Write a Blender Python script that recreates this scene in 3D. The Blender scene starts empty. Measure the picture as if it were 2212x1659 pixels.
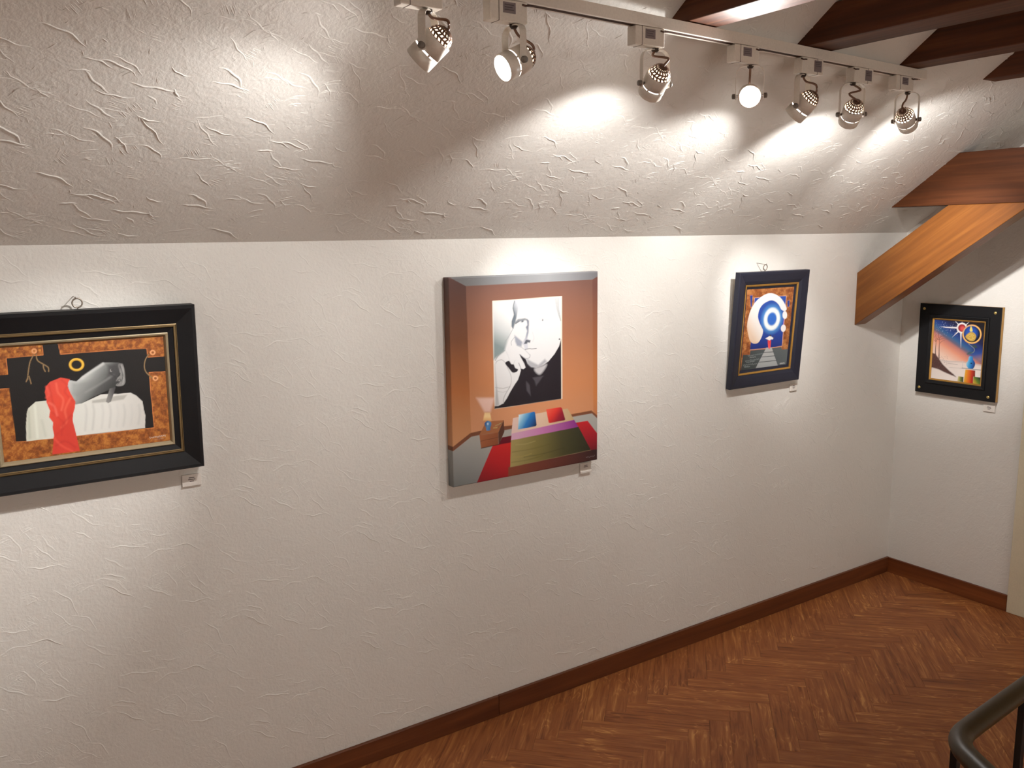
import bpy, bmesh, math, random
import numpy as np
from mathutils import Vector, Matrix

# ------------------------------------------------------------------ camera
W, H = 2212, 1659
F, YAW, PIT, ROL = 1887.97, .58923, -.16653, -.01353
CAM = np.array([-4.27223, -2.6816, 1.85])
_f = np.array([math.sin(YAW)*math.cos(PIT), math.cos(YAW)*math.cos(PIT), math.sin(PIT)])
_r = np.array([math.cos(YAW), -math.sin(YAW), 0.0]); _u = np.cross(_r, _f)
RT = _r*math.cos(ROL) + _u*math.sin(ROL); UP = -_r*math.sin(ROL) + _u*math.cos(ROL)

def ray(x, y): return _f + (x-W/2)/F*RT - (y-H/2)/F*UP
def on_plane(x, y, p, n):
    d = ray(x, y); t = ((np.asarray(p)-CAM) @ n)/(d @ n); return CAM + t*d
def project(P):
    d = np.asarray(P) - CAM; w = d @ _f
    return W/2 + F*(d @ RT)/w, H/2 - F*(d @ UP)/w

sc = bpy.context.scene
C = sc.collection
cd = bpy.data.cameras.new('camera'); cam = bpy.data.objects.new('camera', cd); C.objects.link(cam)
cd.sensor_width = 36; cd.lens = F/W*36; cd.clip_start = .05
m = Matrix([[RT[i], UP[i], -_f[i], CAM[i]] for i in range(3)] + [[0, 0, 0, 1]])
cam.matrix_world = m; sc.camera = cam

world = bpy.data.worlds.new('world'); sc.world = world; world.use_nodes = True
world.node_tree.nodes['Background'].inputs[0].default_value = (.05, .05, .055, 1)
world.node_tree.nodes['Background'].inputs[1].default_value = 1.0

sc.view_settings.view_transform = 'Standard'; sc.view_settings.look = 'None'
sc.view_settings.gamma = 1; sc.view_settings.use_curve_mapping = False
sc.view_settings.exposure = 0.46
sc.cycles.use_denoising = True
sc.cycles.sample_clamp_indirect = 4.0
sc.cycles.use_adaptive_sampling = True; sc.cycles.adaptive_threshold = .08; sc.cycles.adaptive_min_samples = 16
sc.cycles.max_bounces = 5; sc.cycles.diffuse_bounces = 4; sc.cycles.glossy_bounces = 2
sc.cycles.caustics_reflective = False; sc.cycles.caustics_refractive = False

WARM = (1.0, .97, .945)          # colour of the halogen lamps
POWER = 15.0                    # watts, scaled per lamp below

# ------------------------------------------------------------------ helpers
def lin(c):
    c = np.asarray(c, float)/255.0
    return np.where(c <= .04045, c/12.92, ((c+.055)/1.055)**2.4)
def L(r, g, b): return tuple(lin((r, g, b))) + (1.0,)

def tag(o, label=None, cat=None, group=None, kind=None):
    if label: o['label'] = label
    if cat: o['category'] = cat
    if group: o['group'] = group
    if kind: o['kind'] = kind
    return o
def link(name, me, parent=None, mat=None):
    o = bpy.data.objects.new(name, me); C.objects.link(o)
    if mat is not None and me is not None and not me.materials: me.materials.append(mat)
    if parent: o.parent = parent
    return o
def empty(name, loc=(0, 0, 0), rot=(0, 0, 0)):
    o = bpy.data.objects.new(name, None); C.objects.link(o)
    o.location = loc; o.rotation_euler = rot; o.empty_display_size = .05
    return o
def mesh(name, v, f, mat=None, parent=None, smooth=False):
    me = bpy.data.meshes.new(name); me.from_pydata([tuple(p) for p in v], [], [tuple(q) for q in f]); me.update()
    if smooth: me.shade_smooth()
    return link(name, me, parent, mat)
def bm_obj(name, bm, mat=None, parent=None, smooth=False):
    bmesh.ops.recalc_face_normals(bm, faces=bm.faces[:])
    me = bpy.data.meshes.new(name); bm.to_mesh(me); bm.free()
    if smooth: me.shade_smooth()
    return link(name, me, parent, mat)
def box_bm(x0, x1, y0, y1, z0, z1, bev=0, seg=2, bm=None):
    own = bm is None
    b = bmesh.new()
    bmesh.ops.create_cube(b, size=1)
    bmesh.ops.scale(b, vec=(x1-x0, y1-y0, z1-z0), verts=b.verts)
    bmesh.ops.translate(b, vec=((x0+x1)/2, (y0+y1)/2, (z0+z1)/2), verts=b.verts)
    if bev: bmesh.ops.bevel(b, geom=b.edges[:], offset=bev, segments=seg, affect='EDGES', profile=.5)
    if own: return b
    me = bpy.data.meshes.new('tmp'); b.to_mesh(me); b.free(); bm.from_mesh(me); bpy.data.meshes.remove(me)
    return bm
def prism_bm(poly, a, b, axis='x', bev=0):
    """extrude a 2D polygon from a to b along axis. x: poly=(y,z); y: poly=(x,z)"""
    bm = bmesh.new()
    def P(q, t): return {'x': (t, q[0], q[1]), 'y': (q[0], t, q[1]), 'z': (q[0], q[1], t)}[axis]
    lo = [bm.verts.new(P(q, a)) for q in poly]; hi = [bm.verts.new(P(q, b)) for q in poly]
    bm.faces.new(lo); bm.faces.new(hi)
    n = len(poly)
    for i in range(n): bm.faces.new((lo[i], lo[(i+1) % n], hi[(i+1) % n], hi[i]))
    bmesh.ops.recalc_face_normals(bm, faces=bm.faces[:])
    if bev: bmesh.ops.bevel(bm, geom=bm.edges[:], offset=bev, segments=2, affect='EDGES', profile=.5)
    return bm
def lathe_bm(prof, n=32, closed=False):
    """revolve (r,z) about z; closed joins last to first"""
    bm = bmesh.new(); rings = []
    for r, z in prof:
        rings.append([bm.verts.new((r*math.cos(2*math.pi*i/n), r*math.sin(2*math.pi*i/n), z)) for i in range(n)])
    m = len(prof)
    for k in range(m if closed else m-1):
        A, B = rings[k], rings[(k+1) % m]
        for i in range(n): bm.faces.new((A[i], A[(i+1) % n], B[(i+1) % n], B[i]))
    bmesh.ops.remove_doubles(bm, verts=bm.verts[:], dist=1e-6)
    return bm
def catmull(pts, k=6, closed=False):
    P = [np.asarray(p, float) for p in pts]; n = len(P); out = []
    rng = range(n if closed else n-1)
    for i in rng:
        if closed: p0, p1, p2, p3 = P[i-1], P[i], P[(i+1) % n], P[(i+2) % n]
        else: p0, p1, p2, p3 = P[max(i-1, 0)], P[i], P[i+1], P[min(i+2, n-1)]
        for j in range(k):
            t = j/k
            out.append(.5*((2*p1) + (-p0+p2)*t + (2*p0-5*p1+4*p2-p3)*t*t + (-p0+3*p1-3*p2+p3)*t**3))
    if not closed: out.append(P[-1])
    return out
def tube_bm(pts, r, n=10, ry=None, up=(0, 0, 1)):
    """sweep an ellipse along a polyline with capped ends"""
    bm = bmesh.new(); pts = [Vector(p) for p in pts]; up = Vector(up); rings = []
    for i, p in enumerate(pts):
        t = (pts[min(i+1, len(pts)-1)] - pts[max(i-1, 0)]).normalized()
        s = t.cross(up)
        if s.length < 1e-4: s = t.cross(Vector((1, 0, 0)))
        s.normalize(); v = s.cross(t).normalized()
        rings.append([bm.verts.new(p + s*r*math.cos(2*math.pi*k/n) + v*(ry or r)*math.sin(2*math.pi*k/n)) for k in range(n)])
    for A, B in zip(rings, rings[1:]):
        for k in range(n): bm.faces.new((A[k], A[(k+1) % n], B[(k+1) % n], B[k]))
    bm.faces.new(rings[0]); bm.faces.new(rings[-1])
    return bm

# ------------------------------------------------------------------ materials
def new_mat(name):
    m = bpy.data.materials.new(name); m.use_nodes = True
    return m, m.node_tree.nodes, m.node_tree.links, m.node_tree.nodes['Principled BSDF']
def plain(name, col, rough=.5, metal=0.0, spec=.5, bump=0, bscale=200):
    m, N, K, B = new_mat(name)
    B.inputs['Roughness'].default_value = rough; B.inputs['Metallic'].default_value = metal
    B.inputs['Specular IOR Level'].default_value = spec
    tc = N.new('ShaderNodeTexCoord'); nz = N.new('ShaderNodeTexNoise'); nz.inputs['Scale'].default_value = bscale
    nz.inputs['Detail'].default_value = 3
    K.new(tc.outputs['Object'], nz.inputs['Vector'])
    mx = N.new('ShaderNodeMix'); mx.data_type = 'RGBA'
    mx.inputs['A'].default_value = tuple(c*.88 for c in col[:3]) + (1,); mx.inputs['B'].default_value = tuple(min(1, c*1.08) for c in col[:3]) + (1,)
    K.new(nz.outputs['Fac'], mx.inputs['Factor']); K.new(mx.outputs['Result'], B.inputs['Base Color'])
    if bump:
        b = N.new('ShaderNodeBump'); b.inputs['Strength'].default_value = .6; b.inputs['Distance'].default_value = bump
        K.new(nz.outputs['Fac'], b.inputs['Height']); K.new(b.outputs['Normal'], B.inputs['Normal'])
    return m
def glow(name, col, strength):
    m, N, K, B = new_mat(name)
    B.inputs['Base Color'].default_value = col
    B.inputs['Emission Color'].default_value = col; B.inputs['Emission Strength'].default_value = strength
    m.cycles.emission_sampling = 'NONE'          # the beam itself is a spot light
    return m
def plaster(name, col):
    m, N, K, B = new_mat(name)
    B.inputs['Roughness'].default_value = .62; B.inputs['Specular IOR Level'].default_value = .35
    tc = N.new('ShaderNodeTexCoord')
    n1 = N.new('ShaderNodeTexNoise'); n1.inputs['Scale'].default_value = 3.0; n1.inputs['Detail'].default_value = 2
    n2 = N.new('ShaderNodeTexNoise'); n2.inputs['Scale'].default_value = 120; n2.inputs['Detail'].default_value = 2
    n3 = N.new('ShaderNodeTexNoise'); n3.inputs['Scale'].default_value = 26; n3.inputs['Detail'].default_value = 3; n3.inputs['Distortion'].default_value = 1.4
    for n in (n1, n2, n3): K.new(tc.outputs['Object'], n.inputs['Vector'])
    mx = N.new('ShaderNodeMix'); mx.data_type = 'RGBA'
    mx.inputs['A'].default_value = tuple(c*.965 for c in col[:3]) + (1,); mx.inputs['B'].default_value = col
    K.new(n1.outputs['Fac'], mx.inputs['Factor']); K.new(mx.outputs['Result'], B.inputs['Base Color'])
    add = N.new('ShaderNodeMath'); add.operation = 'MULTIPLY_ADD'; add.inputs[1].default_value = 1.5
    K.new(n3.outputs['Fac'], add.inputs[0]); K.new(n2.outputs['Fac'], add.inputs[2])
    b = N.new('ShaderNodeBump'); b.inputs['Strength'].default_value = .55; b.inputs['Distance'].default_value = .0016
    K.new(add.outputs[0], b.inputs['Height']); K.new(b.outputs['Normal'], B.inputs['Normal'])
    return m
def wood(name, dark, mid, light, rough=.45, axis='y', scale=1.0, spec=.4):
    m, N, K, B = new_mat(name)
    B.inputs['Roughness'].default_value = rough; B.inputs['Specular IOR Level'].default_value = spec
    tc = N.new('ShaderNodeTexCoord'); oi = N.new('ShaderNodeObjectInfo')
    mp = N.new('ShaderNodeMapping'); s = [38*scale]*3; s['xyz'.index(axis)] = 1.8*scale
    mp.inputs['Scale'].default_value = s
    cb = N.new('ShaderNodeVectorMath'); cb.operation = 'SCALE'; cb.inputs[0].default_value = (13, 7, 29)
    K.new(oi.outputs['Random'], cb.inputs['Scale'])
    ad = N.new('ShaderNodeVectorMath'); ad.operation = 'ADD'
    K.new(tc.outputs['Object'], mp.inputs['Vector']); K.new(mp.outputs['Vector'], ad.inputs[0]); K.new(cb.outputs['Vector'], ad.inputs[1])
    n1 = N.new('ShaderNodeTexNoise'); n1.inputs['Scale'].default_value = 1; n1.inputs['Detail'].default_value = 5; n1.inputs['Distortion'].default_value = .6
    n2 = N.new('ShaderNodeTexNoise'); n2.inputs['Scale'].default_value = .35; n2.inputs['Detail'].default_value = 3
    K.new(ad.outputs[0], n1.inputs['Vector']); K.new(ad.outputs[0], n2.inputs['Vector'])
    sm = N.new('ShaderNodeMath'); sm.operation = 'ADD'; K.new(n1.outputs['Fac'], sm.inputs[0]); K.new(n2.outputs['Fac'], sm.inputs[1])
    hf = N.new('ShaderNodeMath'); hf.operation = 'MULTIPLY'; hf.inputs[1].default_value = .5; K.new(sm.outputs[0], hf.inputs[0])
    rp = N.new('ShaderNodeValToRGB'); e = rp.color_ramp.elements
    e[0].position = .32; e[0].color = dark; e[1].position = .68; e[1].color = light
    k = e.new(.5); k.color = mid
    K.new(hf.outputs[0], rp.inputs['Fac']); K.new(rp.outputs['Color'], B.inputs['Base Color'])
    b = N.new('ShaderNodeBump'); b.inputs['Strength'].default_value = .35; b.inputs['Distance'].default_value = .0015
    K.new(n1.outputs['Fac'], b.inputs['Height']); K.new(b.outputs['Normal'], B.inputs['Normal'])
    return m
def plank_mat():
    m, N, K, B = new_mat('herringbone_plank')
    B.inputs['Roughness'].default_value = .5; B.inputs['Specular IOR Level'].default_value = .32
    uv = N.new('ShaderNodeUVMap'); uv.uv_map = 'grain'
    oi = N.new('ShaderNodeObjectInfo'); ge = N.new('ShaderNodeNewGeometry')
    rs = N.new('ShaderNodeMath'); rs.operation = 'ADD'; K.new(oi.outputs['Random'], rs.inputs[0]); K.new(ge.outputs['Random Per Island'], rs.inputs[1])
    of = N.new('ShaderNodeVectorMath'); of.operation = 'SCALE'; of.inputs[0].default_value = (17, 41, 23); K.new(rs.outputs[0], of.inputs['Scale'])
    ad = N.new('ShaderNodeVectorMath'); ad.operation = 'ADD'; K.new(uv.outputs['UV'], ad.inputs[0]); K.new(of.outputs['Vector'], ad.inputs[1])
    mp = N.new('ShaderNodeMapping'); mp.inputs['Scale'].default_value = (5, 62, 1); K.new(ad.outputs[0], mp.inputs['Vector'])
    n1 = N.new('ShaderNodeTexNoise'); n1.inputs['Scale'].default_value = 1; n1.inputs['Detail'].default_value = 4; n1.inputs['Distortion'].default_value = .8
    K.new(mp.outputs[0], n1.inputs['Vector'])
    # cathedral figure: rings of a stretched, distorted field
    mp2 = N.new('ShaderNodeMapping'); mp2.inputs['Scale'].default_value = (7, 26, 1); K.new(ad.outputs[0], mp2.inputs['Vector'])
    n2 = N.new('ShaderNodeTexNoise'); n2.inputs['Scale'].default_value = 1; n2.inputs['Detail'].default_value = 1.5; K.new(mp2.outputs[0], n2.inputs['Vector'])
    mu = N.new('ShaderNodeMath'); mu.operation = 'MULTIPLY'; mu.inputs[1].default_value = 46; K.new(n2.outputs['Fac'], mu.inputs[0])
    si = N.new('ShaderNodeMath'); si.operation = 'SINE'; K.new(mu.outputs[0], si.inputs[0])
    mk = N.new('ShaderNodeMapRange'); mk.inputs['From Min'].default_value = .3; mk.inputs['From Max'].default_value = 1; mk.inputs['To Max'].default_value = .17
    K.new(si.outputs[0], mk.inputs['Value'])
    n3 = N.new('ShaderNodeTexNoise'); n3.inputs['Scale'].default_value = 7; n3.inputs['Detail'].default_value = 1; K.new(ad.outputs[0], n3.inputs['Vector'])
    g3 = N.new('ShaderNodeMapRange'); g3.inputs['From Min'].default_value = .45; g3.inputs['From Max'].default_value = .62; K.new(n3.outputs['Fac'], g3.inputs['Value'])
    mm = N.new('ShaderNodeMath'); mm.operation = 'MULTIPLY'; K.new(mk.outputs[0], mm.inputs[0]); K.new(g3.outputs[0], mm.inputs[1])
    sm = N.new('ShaderNodeMath'); sm.operation = 'ADD'; K.new(n1.outputs['Fac'], sm.inputs[0]); K.new(mm.outputs[0], sm.inputs[1])
    # each strip a little lighter or darker
    tn = N.new('ShaderNodeMath'); tn.operation = 'FRACT'
    t2 = N.new('ShaderNodeMath'); t2.operation = 'MULTIPLY'; t2.inputs[1].default_value = 7.31; K.new(rs.outputs[0], t2.inputs[0]); K.new(t2.outputs[0], tn.inputs[0])
    t3 = N.new('ShaderNodeMath'); t3.operation = 'MULTIPLY_ADD'; t3.inputs[1].default_value = .08; t3.inputs[2].default_value = -.04; K.new(tn.outputs[0], t3.inputs[0])
    s2 = N.new('ShaderNodeMath'); s2.operation = 'ADD'; K.new(sm.outputs[0], s2.inputs[0]); K.new(t3.outputs[0], s2.inputs[1])
    rp = N.new('ShaderNodeValToRGB'); e = rp.color_ramp.elements
    e[0].position = .25; e[0].color = L(104, 57, 30); e[1].position = .80; e[1].color = L(196, 140, 80)
    for p, c in ((.42, L(138, 80, 43)), (.55, L(150, 90, 49)), (.66, L(166, 105, 57))):
        k = e.new(p); k.color = c
    K.new(s2.outputs[0], rp.inputs['Fac']); K.new(rp.outputs['Color'], B.inputs['Base Color'])
    return m
def art_mat(name, rough=.42, spec=.45):
    m, N, K, B = new_mat(name)
    B.inputs['Roughness'].default_value = rough; B.inputs['Specular IOR Level'].default_value = spec
    a = N.new('ShaderNodeAttribute'); a.attribute_name = 'paint'
    K.new(a.outputs['Color'], B.inputs['Base Color'])
    tc = N.new('ShaderNodeTexCoord'); nz = N.new('ShaderNodeTexNoise'); nz.inputs['Scale'].default_value = 420; nz.inputs['Detail'].default_value = 2
    K.new(tc.outputs['Object'], nz.inputs['Vector'])
    b = N.new('ShaderNodeBump'); b.inputs['Strength'].default_value = .25; b.inputs['Distance'].default_value = .0006
    K.new(nz.outputs['Fac'], b.inputs['Height']); K.new(b.outputs['Normal'], B.inputs['Normal'])
    return m

M = {}
M['wall'] = plaster('textured_plaster', (.74, .718, .672, 1))
M['casing'] = plain('cream_paint', L(214, 204, 178), .45)
M['beam'] = wood('dark_beam_wood', L(50, 28, 17), L(86, 48, 28), L(118, 74, 44), .55, spec=.2)
M['brace'] = wood('warm_beam_wood', L(108, 63, 25), L(124, 74, 30), L(140, 88, 38), .38, scale=1.7)
M['tie'] = wood('tie_beam_wood', L(66, 35, 16), L(84, 45, 21), L(100, 57, 28), .6, scale=1.5, spec=.2)
M['skirting'] = wood('skirting_wood', L(76, 39, 20), L(98, 53, 28), L(122, 70, 38), .4, axis='x')
M['plank'] = plank_mat()
M['subfloor'] = plain('subfloor', L(70, 42, 26), .8)
M['lamp'] = plain('lamp_beige_enamel', L(226, 218, 206), .36)
M['lampdark'] = plain('lamp_dark_metal', L(60, 50, 44), .4, .6)
M['copper'] = plain('conductor_brown', L(78, 56, 46), .35, .7)
M['knob'] = plain('lamp_knob_grey', L(120, 112, 104), .5)
M['mesh'] = plain('lamp_mesh_bronze', L(120, 92, 76), .4, .5)
M['cable'] = plain('cable_brown', L(120, 86, 66), .5)
M['sticker'] = plain('grey_sticker', L(128, 116, 116), .6)
M['stickertext'] = plain('sticker_text', L(88, 78, 80), .6)
M['lens'] = glow('lamp_lens', (1, .97, .92, 1), 30)
M['slit'] = glow('lamp_slit_glow', (1, .93, .95, 1), 3)
M['domeglow'] = glow('lamp_back_glow', (1, .80, .56, 1), 1.6)
M['black'] = plain('black_frame', L(20, 20, 22), .5, 0, .25)
M['blueblack'] = plain('blue_black_frame', L(34, 36, 50), .45, 0, .35)
M['bronze'] = plain('bronze_line', L(120, 100, 66), .38, .5, .5, 0, 60)
M['liner'] = plain('champagne_liner', L(150, 136, 108), .42, .3)
M['gold'] = plain('gold_leaf', L(186, 142, 70), .34, .6)
M['brass'] = plain('brass_stud', L(206, 180, 110), .3, .7)
M['ring'] = plain('ring_steel', L(150, 140, 128), .35, .7)
M['card'] = plain('label_card_white', L(226, 220, 212), .55)
M['cardclear'] = plain('label_holder', L(196, 186, 174), .4)
M['ink'] = plain('label_ink', L(74, 62, 58), .7)
M['rail'] = plain('handrail_dark_olive', L(56, 43, 20), .42, 0, .35)
M['iron'] = plain('black_iron', L(14, 13, 14), .45)
M['canvasedge'] = plain('canvas_back', L(180, 168, 150), .8)
M['art'] = art_mat('oil_paint')

# ------------------------------------------------------------------ setting
TH = math.radians(35.6); TT = math.tan(TH); KN = 1.846
XL, YF, RIDGE = -6.6, -5.3, -2.65
def slope_z(y): return KN - y*TT if y >= RIDGE else KN + (y-YF)*TT
ZR = KN - RIDGE*TT

wb = bm_obj('wall_back', box_bm(XL, .12, 0, .12, -.02, KN+.05), M['wall']); tag(wb, kind='structure')
wf = bm_obj('wall_front', box_bm(XL, .12, YF-.12, YF, -.02, KN+.05), M['wall']); tag(wf, kind='structure')
gable = [(0, -.02), (0, KN), (RIDGE, ZR), (YF, KN), (YF, -.02)]
wr = bm_obj('wall_right', prism_bm(gable, 0, .12), M['wall']); tag(wr, kind='structure')
wl = bm_obj('wall_left', prism_bm(gable, XL-.12, XL), M['wall']); tag(wl, kind='structure')
nz_ = .12/math.cos(TH)
ceil_poly = [(.12, KN-.12*TT), (0, KN), (RIDGE, ZR), (YF, KN), (YF-.12, KN-.12*TT), (YF-.12, KN-.12*TT+nz_), (RIDGE, ZR+nz_), (.12, KN-.12*TT+nz_)]
ce = bm_obj('ceiling', prism_bm(ceil_poly, XL-.12, .12), M['wall']); tag(ce, kind='structure')
fl = bm_obj('floor', box_bm(XL-.12, .12, YF-.12, .12, -.12, -.004), M['subfloor']); tag(fl, kind='structure')

# herringbone strips: each one in view is a part of the floor
PLn, PW = 5, .08
PL = PLn*PW; Y0 = -.28; S2 = math.sqrt(.5); GAP = .0002
def ab2xy(a, b): return ((a+b)*S2*PW, (b-a)*S2*PW + Y0)
def clip(poly, x0, x1, y0, y1):
    for ax, v, sg in ((0, x0, 1), (0, x1, -1), (1, y0, 1), (1, y1, -1)):
        out = []
        for i in range(len(poly)):
            p, q = poly[i-1], poly[i]; dp, dq = sg*(p[ax]-v), sg*(q[ax]-v)
            if (dp >= 0) != (dq >= 0):
                t = dp/(dp-dq); out.append((p[0]+(q[0]-p[0])*t, p[1]+(q[1]-p[1])*t))
            if dq >= 0: out.append(q)
        poly = out
        if len(poly) < 3: return []
    return poly
def plank_mesh(poly, cx, cy, ang, name='plank'):
    """solid strip from a floor polygon, local to centre and angle, with grain coordinates along its length"""
    ca, sa = math.cos(-ang), math.sin(-ang)
    loc = [((x-cx)*ca-(y-cy)*sa, (x-cx)*sa+(y-cy)*ca) for x, y in poly]
    n = len(loc); e = .0004
    gx = sum(p[0] for p in loc)/n; gy = sum(p[1] for p in loc)/n
    def inset(p, d):
        dx, dy = p[0]-gx, p[1]-gy
        return (p[0]-math.copysign(min(d, abs(dx)), dx), p[1]-math.copysign(min(d, abs(dy)), dy))
    v = [(x, y, -.004) for x, y in loc] + [(x, y, -e) for x, y in loc] + [inset(p, e) + (0,) for p in loc]
    f = [tuple(range(2*n, 3*n))]
    for k in (0, n):
        for i in range(n): f.append((k+i, k+(i+1) % n, k+n+(i+1) % n, k+n+i))
    me = bpy.data.meshes.new(name); me.from_pydata(v, [], f); me.update()
    ul = me.uv_layers.new(name='grain')
    co = np.array([me.vertices[l.vertex_index].co[:2] for l in me.loops], float)
    ul.data.foreach_set('uv', co.ravel())
    me.materials.append(M['plank'])
    return me
full = [(-PL/2+GAP, -PW/2+GAP), (PL/2-GAP, -PW/2+GAP), (PL/2-GAP, PW/2-GAP), (-PL/2+GAP, PW/2-GAP)]
shared = plank_mesh(full, 0, 0, 0, 'plank')
seen, rest = [], []
for mrow in range(-2, 12):
    for k in range(-75, 12):
        for kind in (0, 1):
            if kind == 0: a0, a1, b0, b1 = k+PLn*mrow, k+PLn*mrow+PLn, k-PLn*mrow, k-PLn*mrow+1
            else: a0, a1, b0, b1 = k+PLn*mrow+PLn, k+PLn*mrow+PLn+1, k+1-PLn-PLn*mrow, k+1-PLn*mrow
            cx, cy = ab2xy((a0+a1)/2, (b0+b1)/2)
            ang = -math.pi/4 if kind == 0 else math.pi/4
            c, s = math.cos(ang), math.sin(ang)
            poly = [(cx+x*c-y*s, cy+x*s+y*c) for x, y in full]
            pc = clip(poly, XL, 0, YF, 0)
            if not pc: continue
            ar = abs(sum(pc[i-1][0]*pc[i][1]-pc[i][0]*pc[i-1][1] for i in range(len(pc))))/2
            if ar < 2e-5: continue
            whole = abs(ar - (PL-2*GAP)*(PW-2*GAP)) < 1e-7
            vis = False
            for x, y in pc + [(cx, cy)]:
                if (np.array([x, y, 0])-CAM) @ _f > .2:
                    u, v = project((x, y, 0))
                    if -60 < u < W+60 and 1150 < v < H+60: vis = True
            (seen if vis else rest).append((pc, cx, cy, ang, whole))
seen.sort(key=lambda q: (q[1]-CAM[0])**2 + (q[2]-CAM[1])**2)
for i, (pc, cx, cy, ang, whole) in enumerate(seen[:300]):
    o = link('plank', shared if whole else plank_mesh(pc, cx, cy, ang), fl)
    o.location = (cx, cy, 0); o.rotation_euler = (0, 0, ang)
V, Fc, UV = [], [], []
for pc, cx, cy, ang, whole in seen[300:] + rest:
    b = len(V); V += [(x, y, 0) for x, y in pc]; Fc.append(tuple(range(b, b+len(pc))))
    ca, sa = math.cos(-ang), math.sin(-ang)
    UV += [((x-cx)*ca-(y-cy)*sa, (x-cx)*sa+(y-cy)*ca) for x, y in pc]
o = mesh('plank_field', V, Fc, M['plank'], fl); tag(o, kind='stuff')
ul = o.data.uv_layers.new(name='grain'); ul.data.foreach_set('uv', np.array(UV, float).ravel())

# skirting boards
BH, BT = .083, .014
def skirting(name, boards, length_axis):
    r = empty(name); tag(r, kind='structure')
    for (x0, x1, y0, y1) in boards: 
        bm_obj('board', box_bm(x0, x1, y0, y1, 0, BH, .002), M['skirting'] if length_axis == 'x' else M['skirting_y'], r)
M['skirting_y'] = wood('skirting_wood_short', L(92, 46, 22), L(116, 63, 32), L(138, 80, 44), .4, axis='y')
skirting('baseboard_back', [(XL, -2.5705, -BT, 0), (-2.5695, 0, -BT, 0)], 'x')
skirting('baseboard_right', [(-BT, 0, -.656, -BT)], 'y')
skirting('baseboard_front', [(XL, 0, YF, YF+BT)], 'x')

# door with its cream casing in the end wall
d = empty('door_1'); tag(d, kind='structure')
bm_obj('casing', box_bm(-.018, 0, -.745, -.658, 0, 2.08, .003), M['casing'], d)
bm_obj('casing', box_bm(-.018, 0, -1.70, -1.613, 0, 2.08, .003), M['casing'], d)
bm_obj('casing', box_bm(-.018, 0, -1.70, -.658, 2.08, 2.165, .003), M['casing'], d)
bm_obj('door_leaf', box_bm(-.012, 0, -1.612, -.746, .006, 2.078, .002), M['casing'], d)
hb = lathe_bm([(0, .055), (.018, .052), (.024, .04), (.018, .028), (.009, .022), (.009, 0), (.022, 0), (.022, -.004), (0, -.004)], 20)
bmesh.ops.rotate(hb, verts=hb.verts, cent=(0, 0, 0), matrix=Matrix.Rotation(-math.pi/2, 3, 'Y'))
bmesh.ops.translate(hb, verts=hb.verts, vec=(-.016, -1.54, 1.0))
bm_obj('door_knob', hb, M['brass'], d, True)

# trowel strokes standing proud of the plaster, repeated like the wallpaper's pattern
def stroke_tile(rnd, w, h, nlong=32):
    T = []
    def arc(x, y, a, ln, bend, hw, ht, n=8, wob=0.0):
        pts = []; px, py = x, y; st = ln/n; ph = rnd.random()*6
        for i in range(n+1):
            pts.append((px, py)); aa = a + bend*(i/n-.5) + wob*math.sin(ph+i*1.3)
            px += st*math.cos(aa); py += st*math.sin(aa)
        T.append((pts, hw, ht))
    for i in range(nlong):
        arc(rnd.random()*w, rnd.random()*h, rnd.choice((-.75, -.45, -.2, .1, -1.0, -.6))+rnd.uniform(-.25, .25), rnd.uniform(.03, .13), rnd.uniform(-1.7, 1.0), rnd.uniform(.0018, .0036), rnd.uniform(.0009, .0022), 10, .25)
    for i in range(4):                       # comb marks
        x, y, a = rnd.random()*w, rnd.random()*h, rnd.uniform(-.2, .25)
        for j in range(rnd.randint(3, 5)):
            arc(x+rnd.uniform(-.006, .006)+j*.003, y-j*rnd.uniform(.008, .013), a+.25, rnd.uniform(.025, .06), -.8, .0018, rnd.uniform(.0008, .0015), 7)
    for i in range(14):                      # fine scratches fanned side by side
        x, y, a = rnd.random()*w, rnd.random()*h, rnd.uniform(-1.4, .4)
        for j in range(rnd.randint(5, 9)):
            arc(x+j*.006*math.sin(-a)+rnd.uniform(-.004, .004), y+j*.006*math.cos(a)+rnd.uniform(-.003, .003), a+rnd.uniform(-.12, .12), rnd.uniform(.012, .04), rnd.uniform(-.3, .3), .0011, rnd.uniform(.0004, .0009), 4)
    for i in range(60):
        arc(rnd.random()*w, rnd.random()*h, rnd.uniform(-1.6, 1.2), rnd.uniform(.008, .028), rnd.uniform(-.6, .6), rnd.uniform(.0010, .0019), rnd.uniform(.0004, .0011), 4)
    return T
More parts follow.
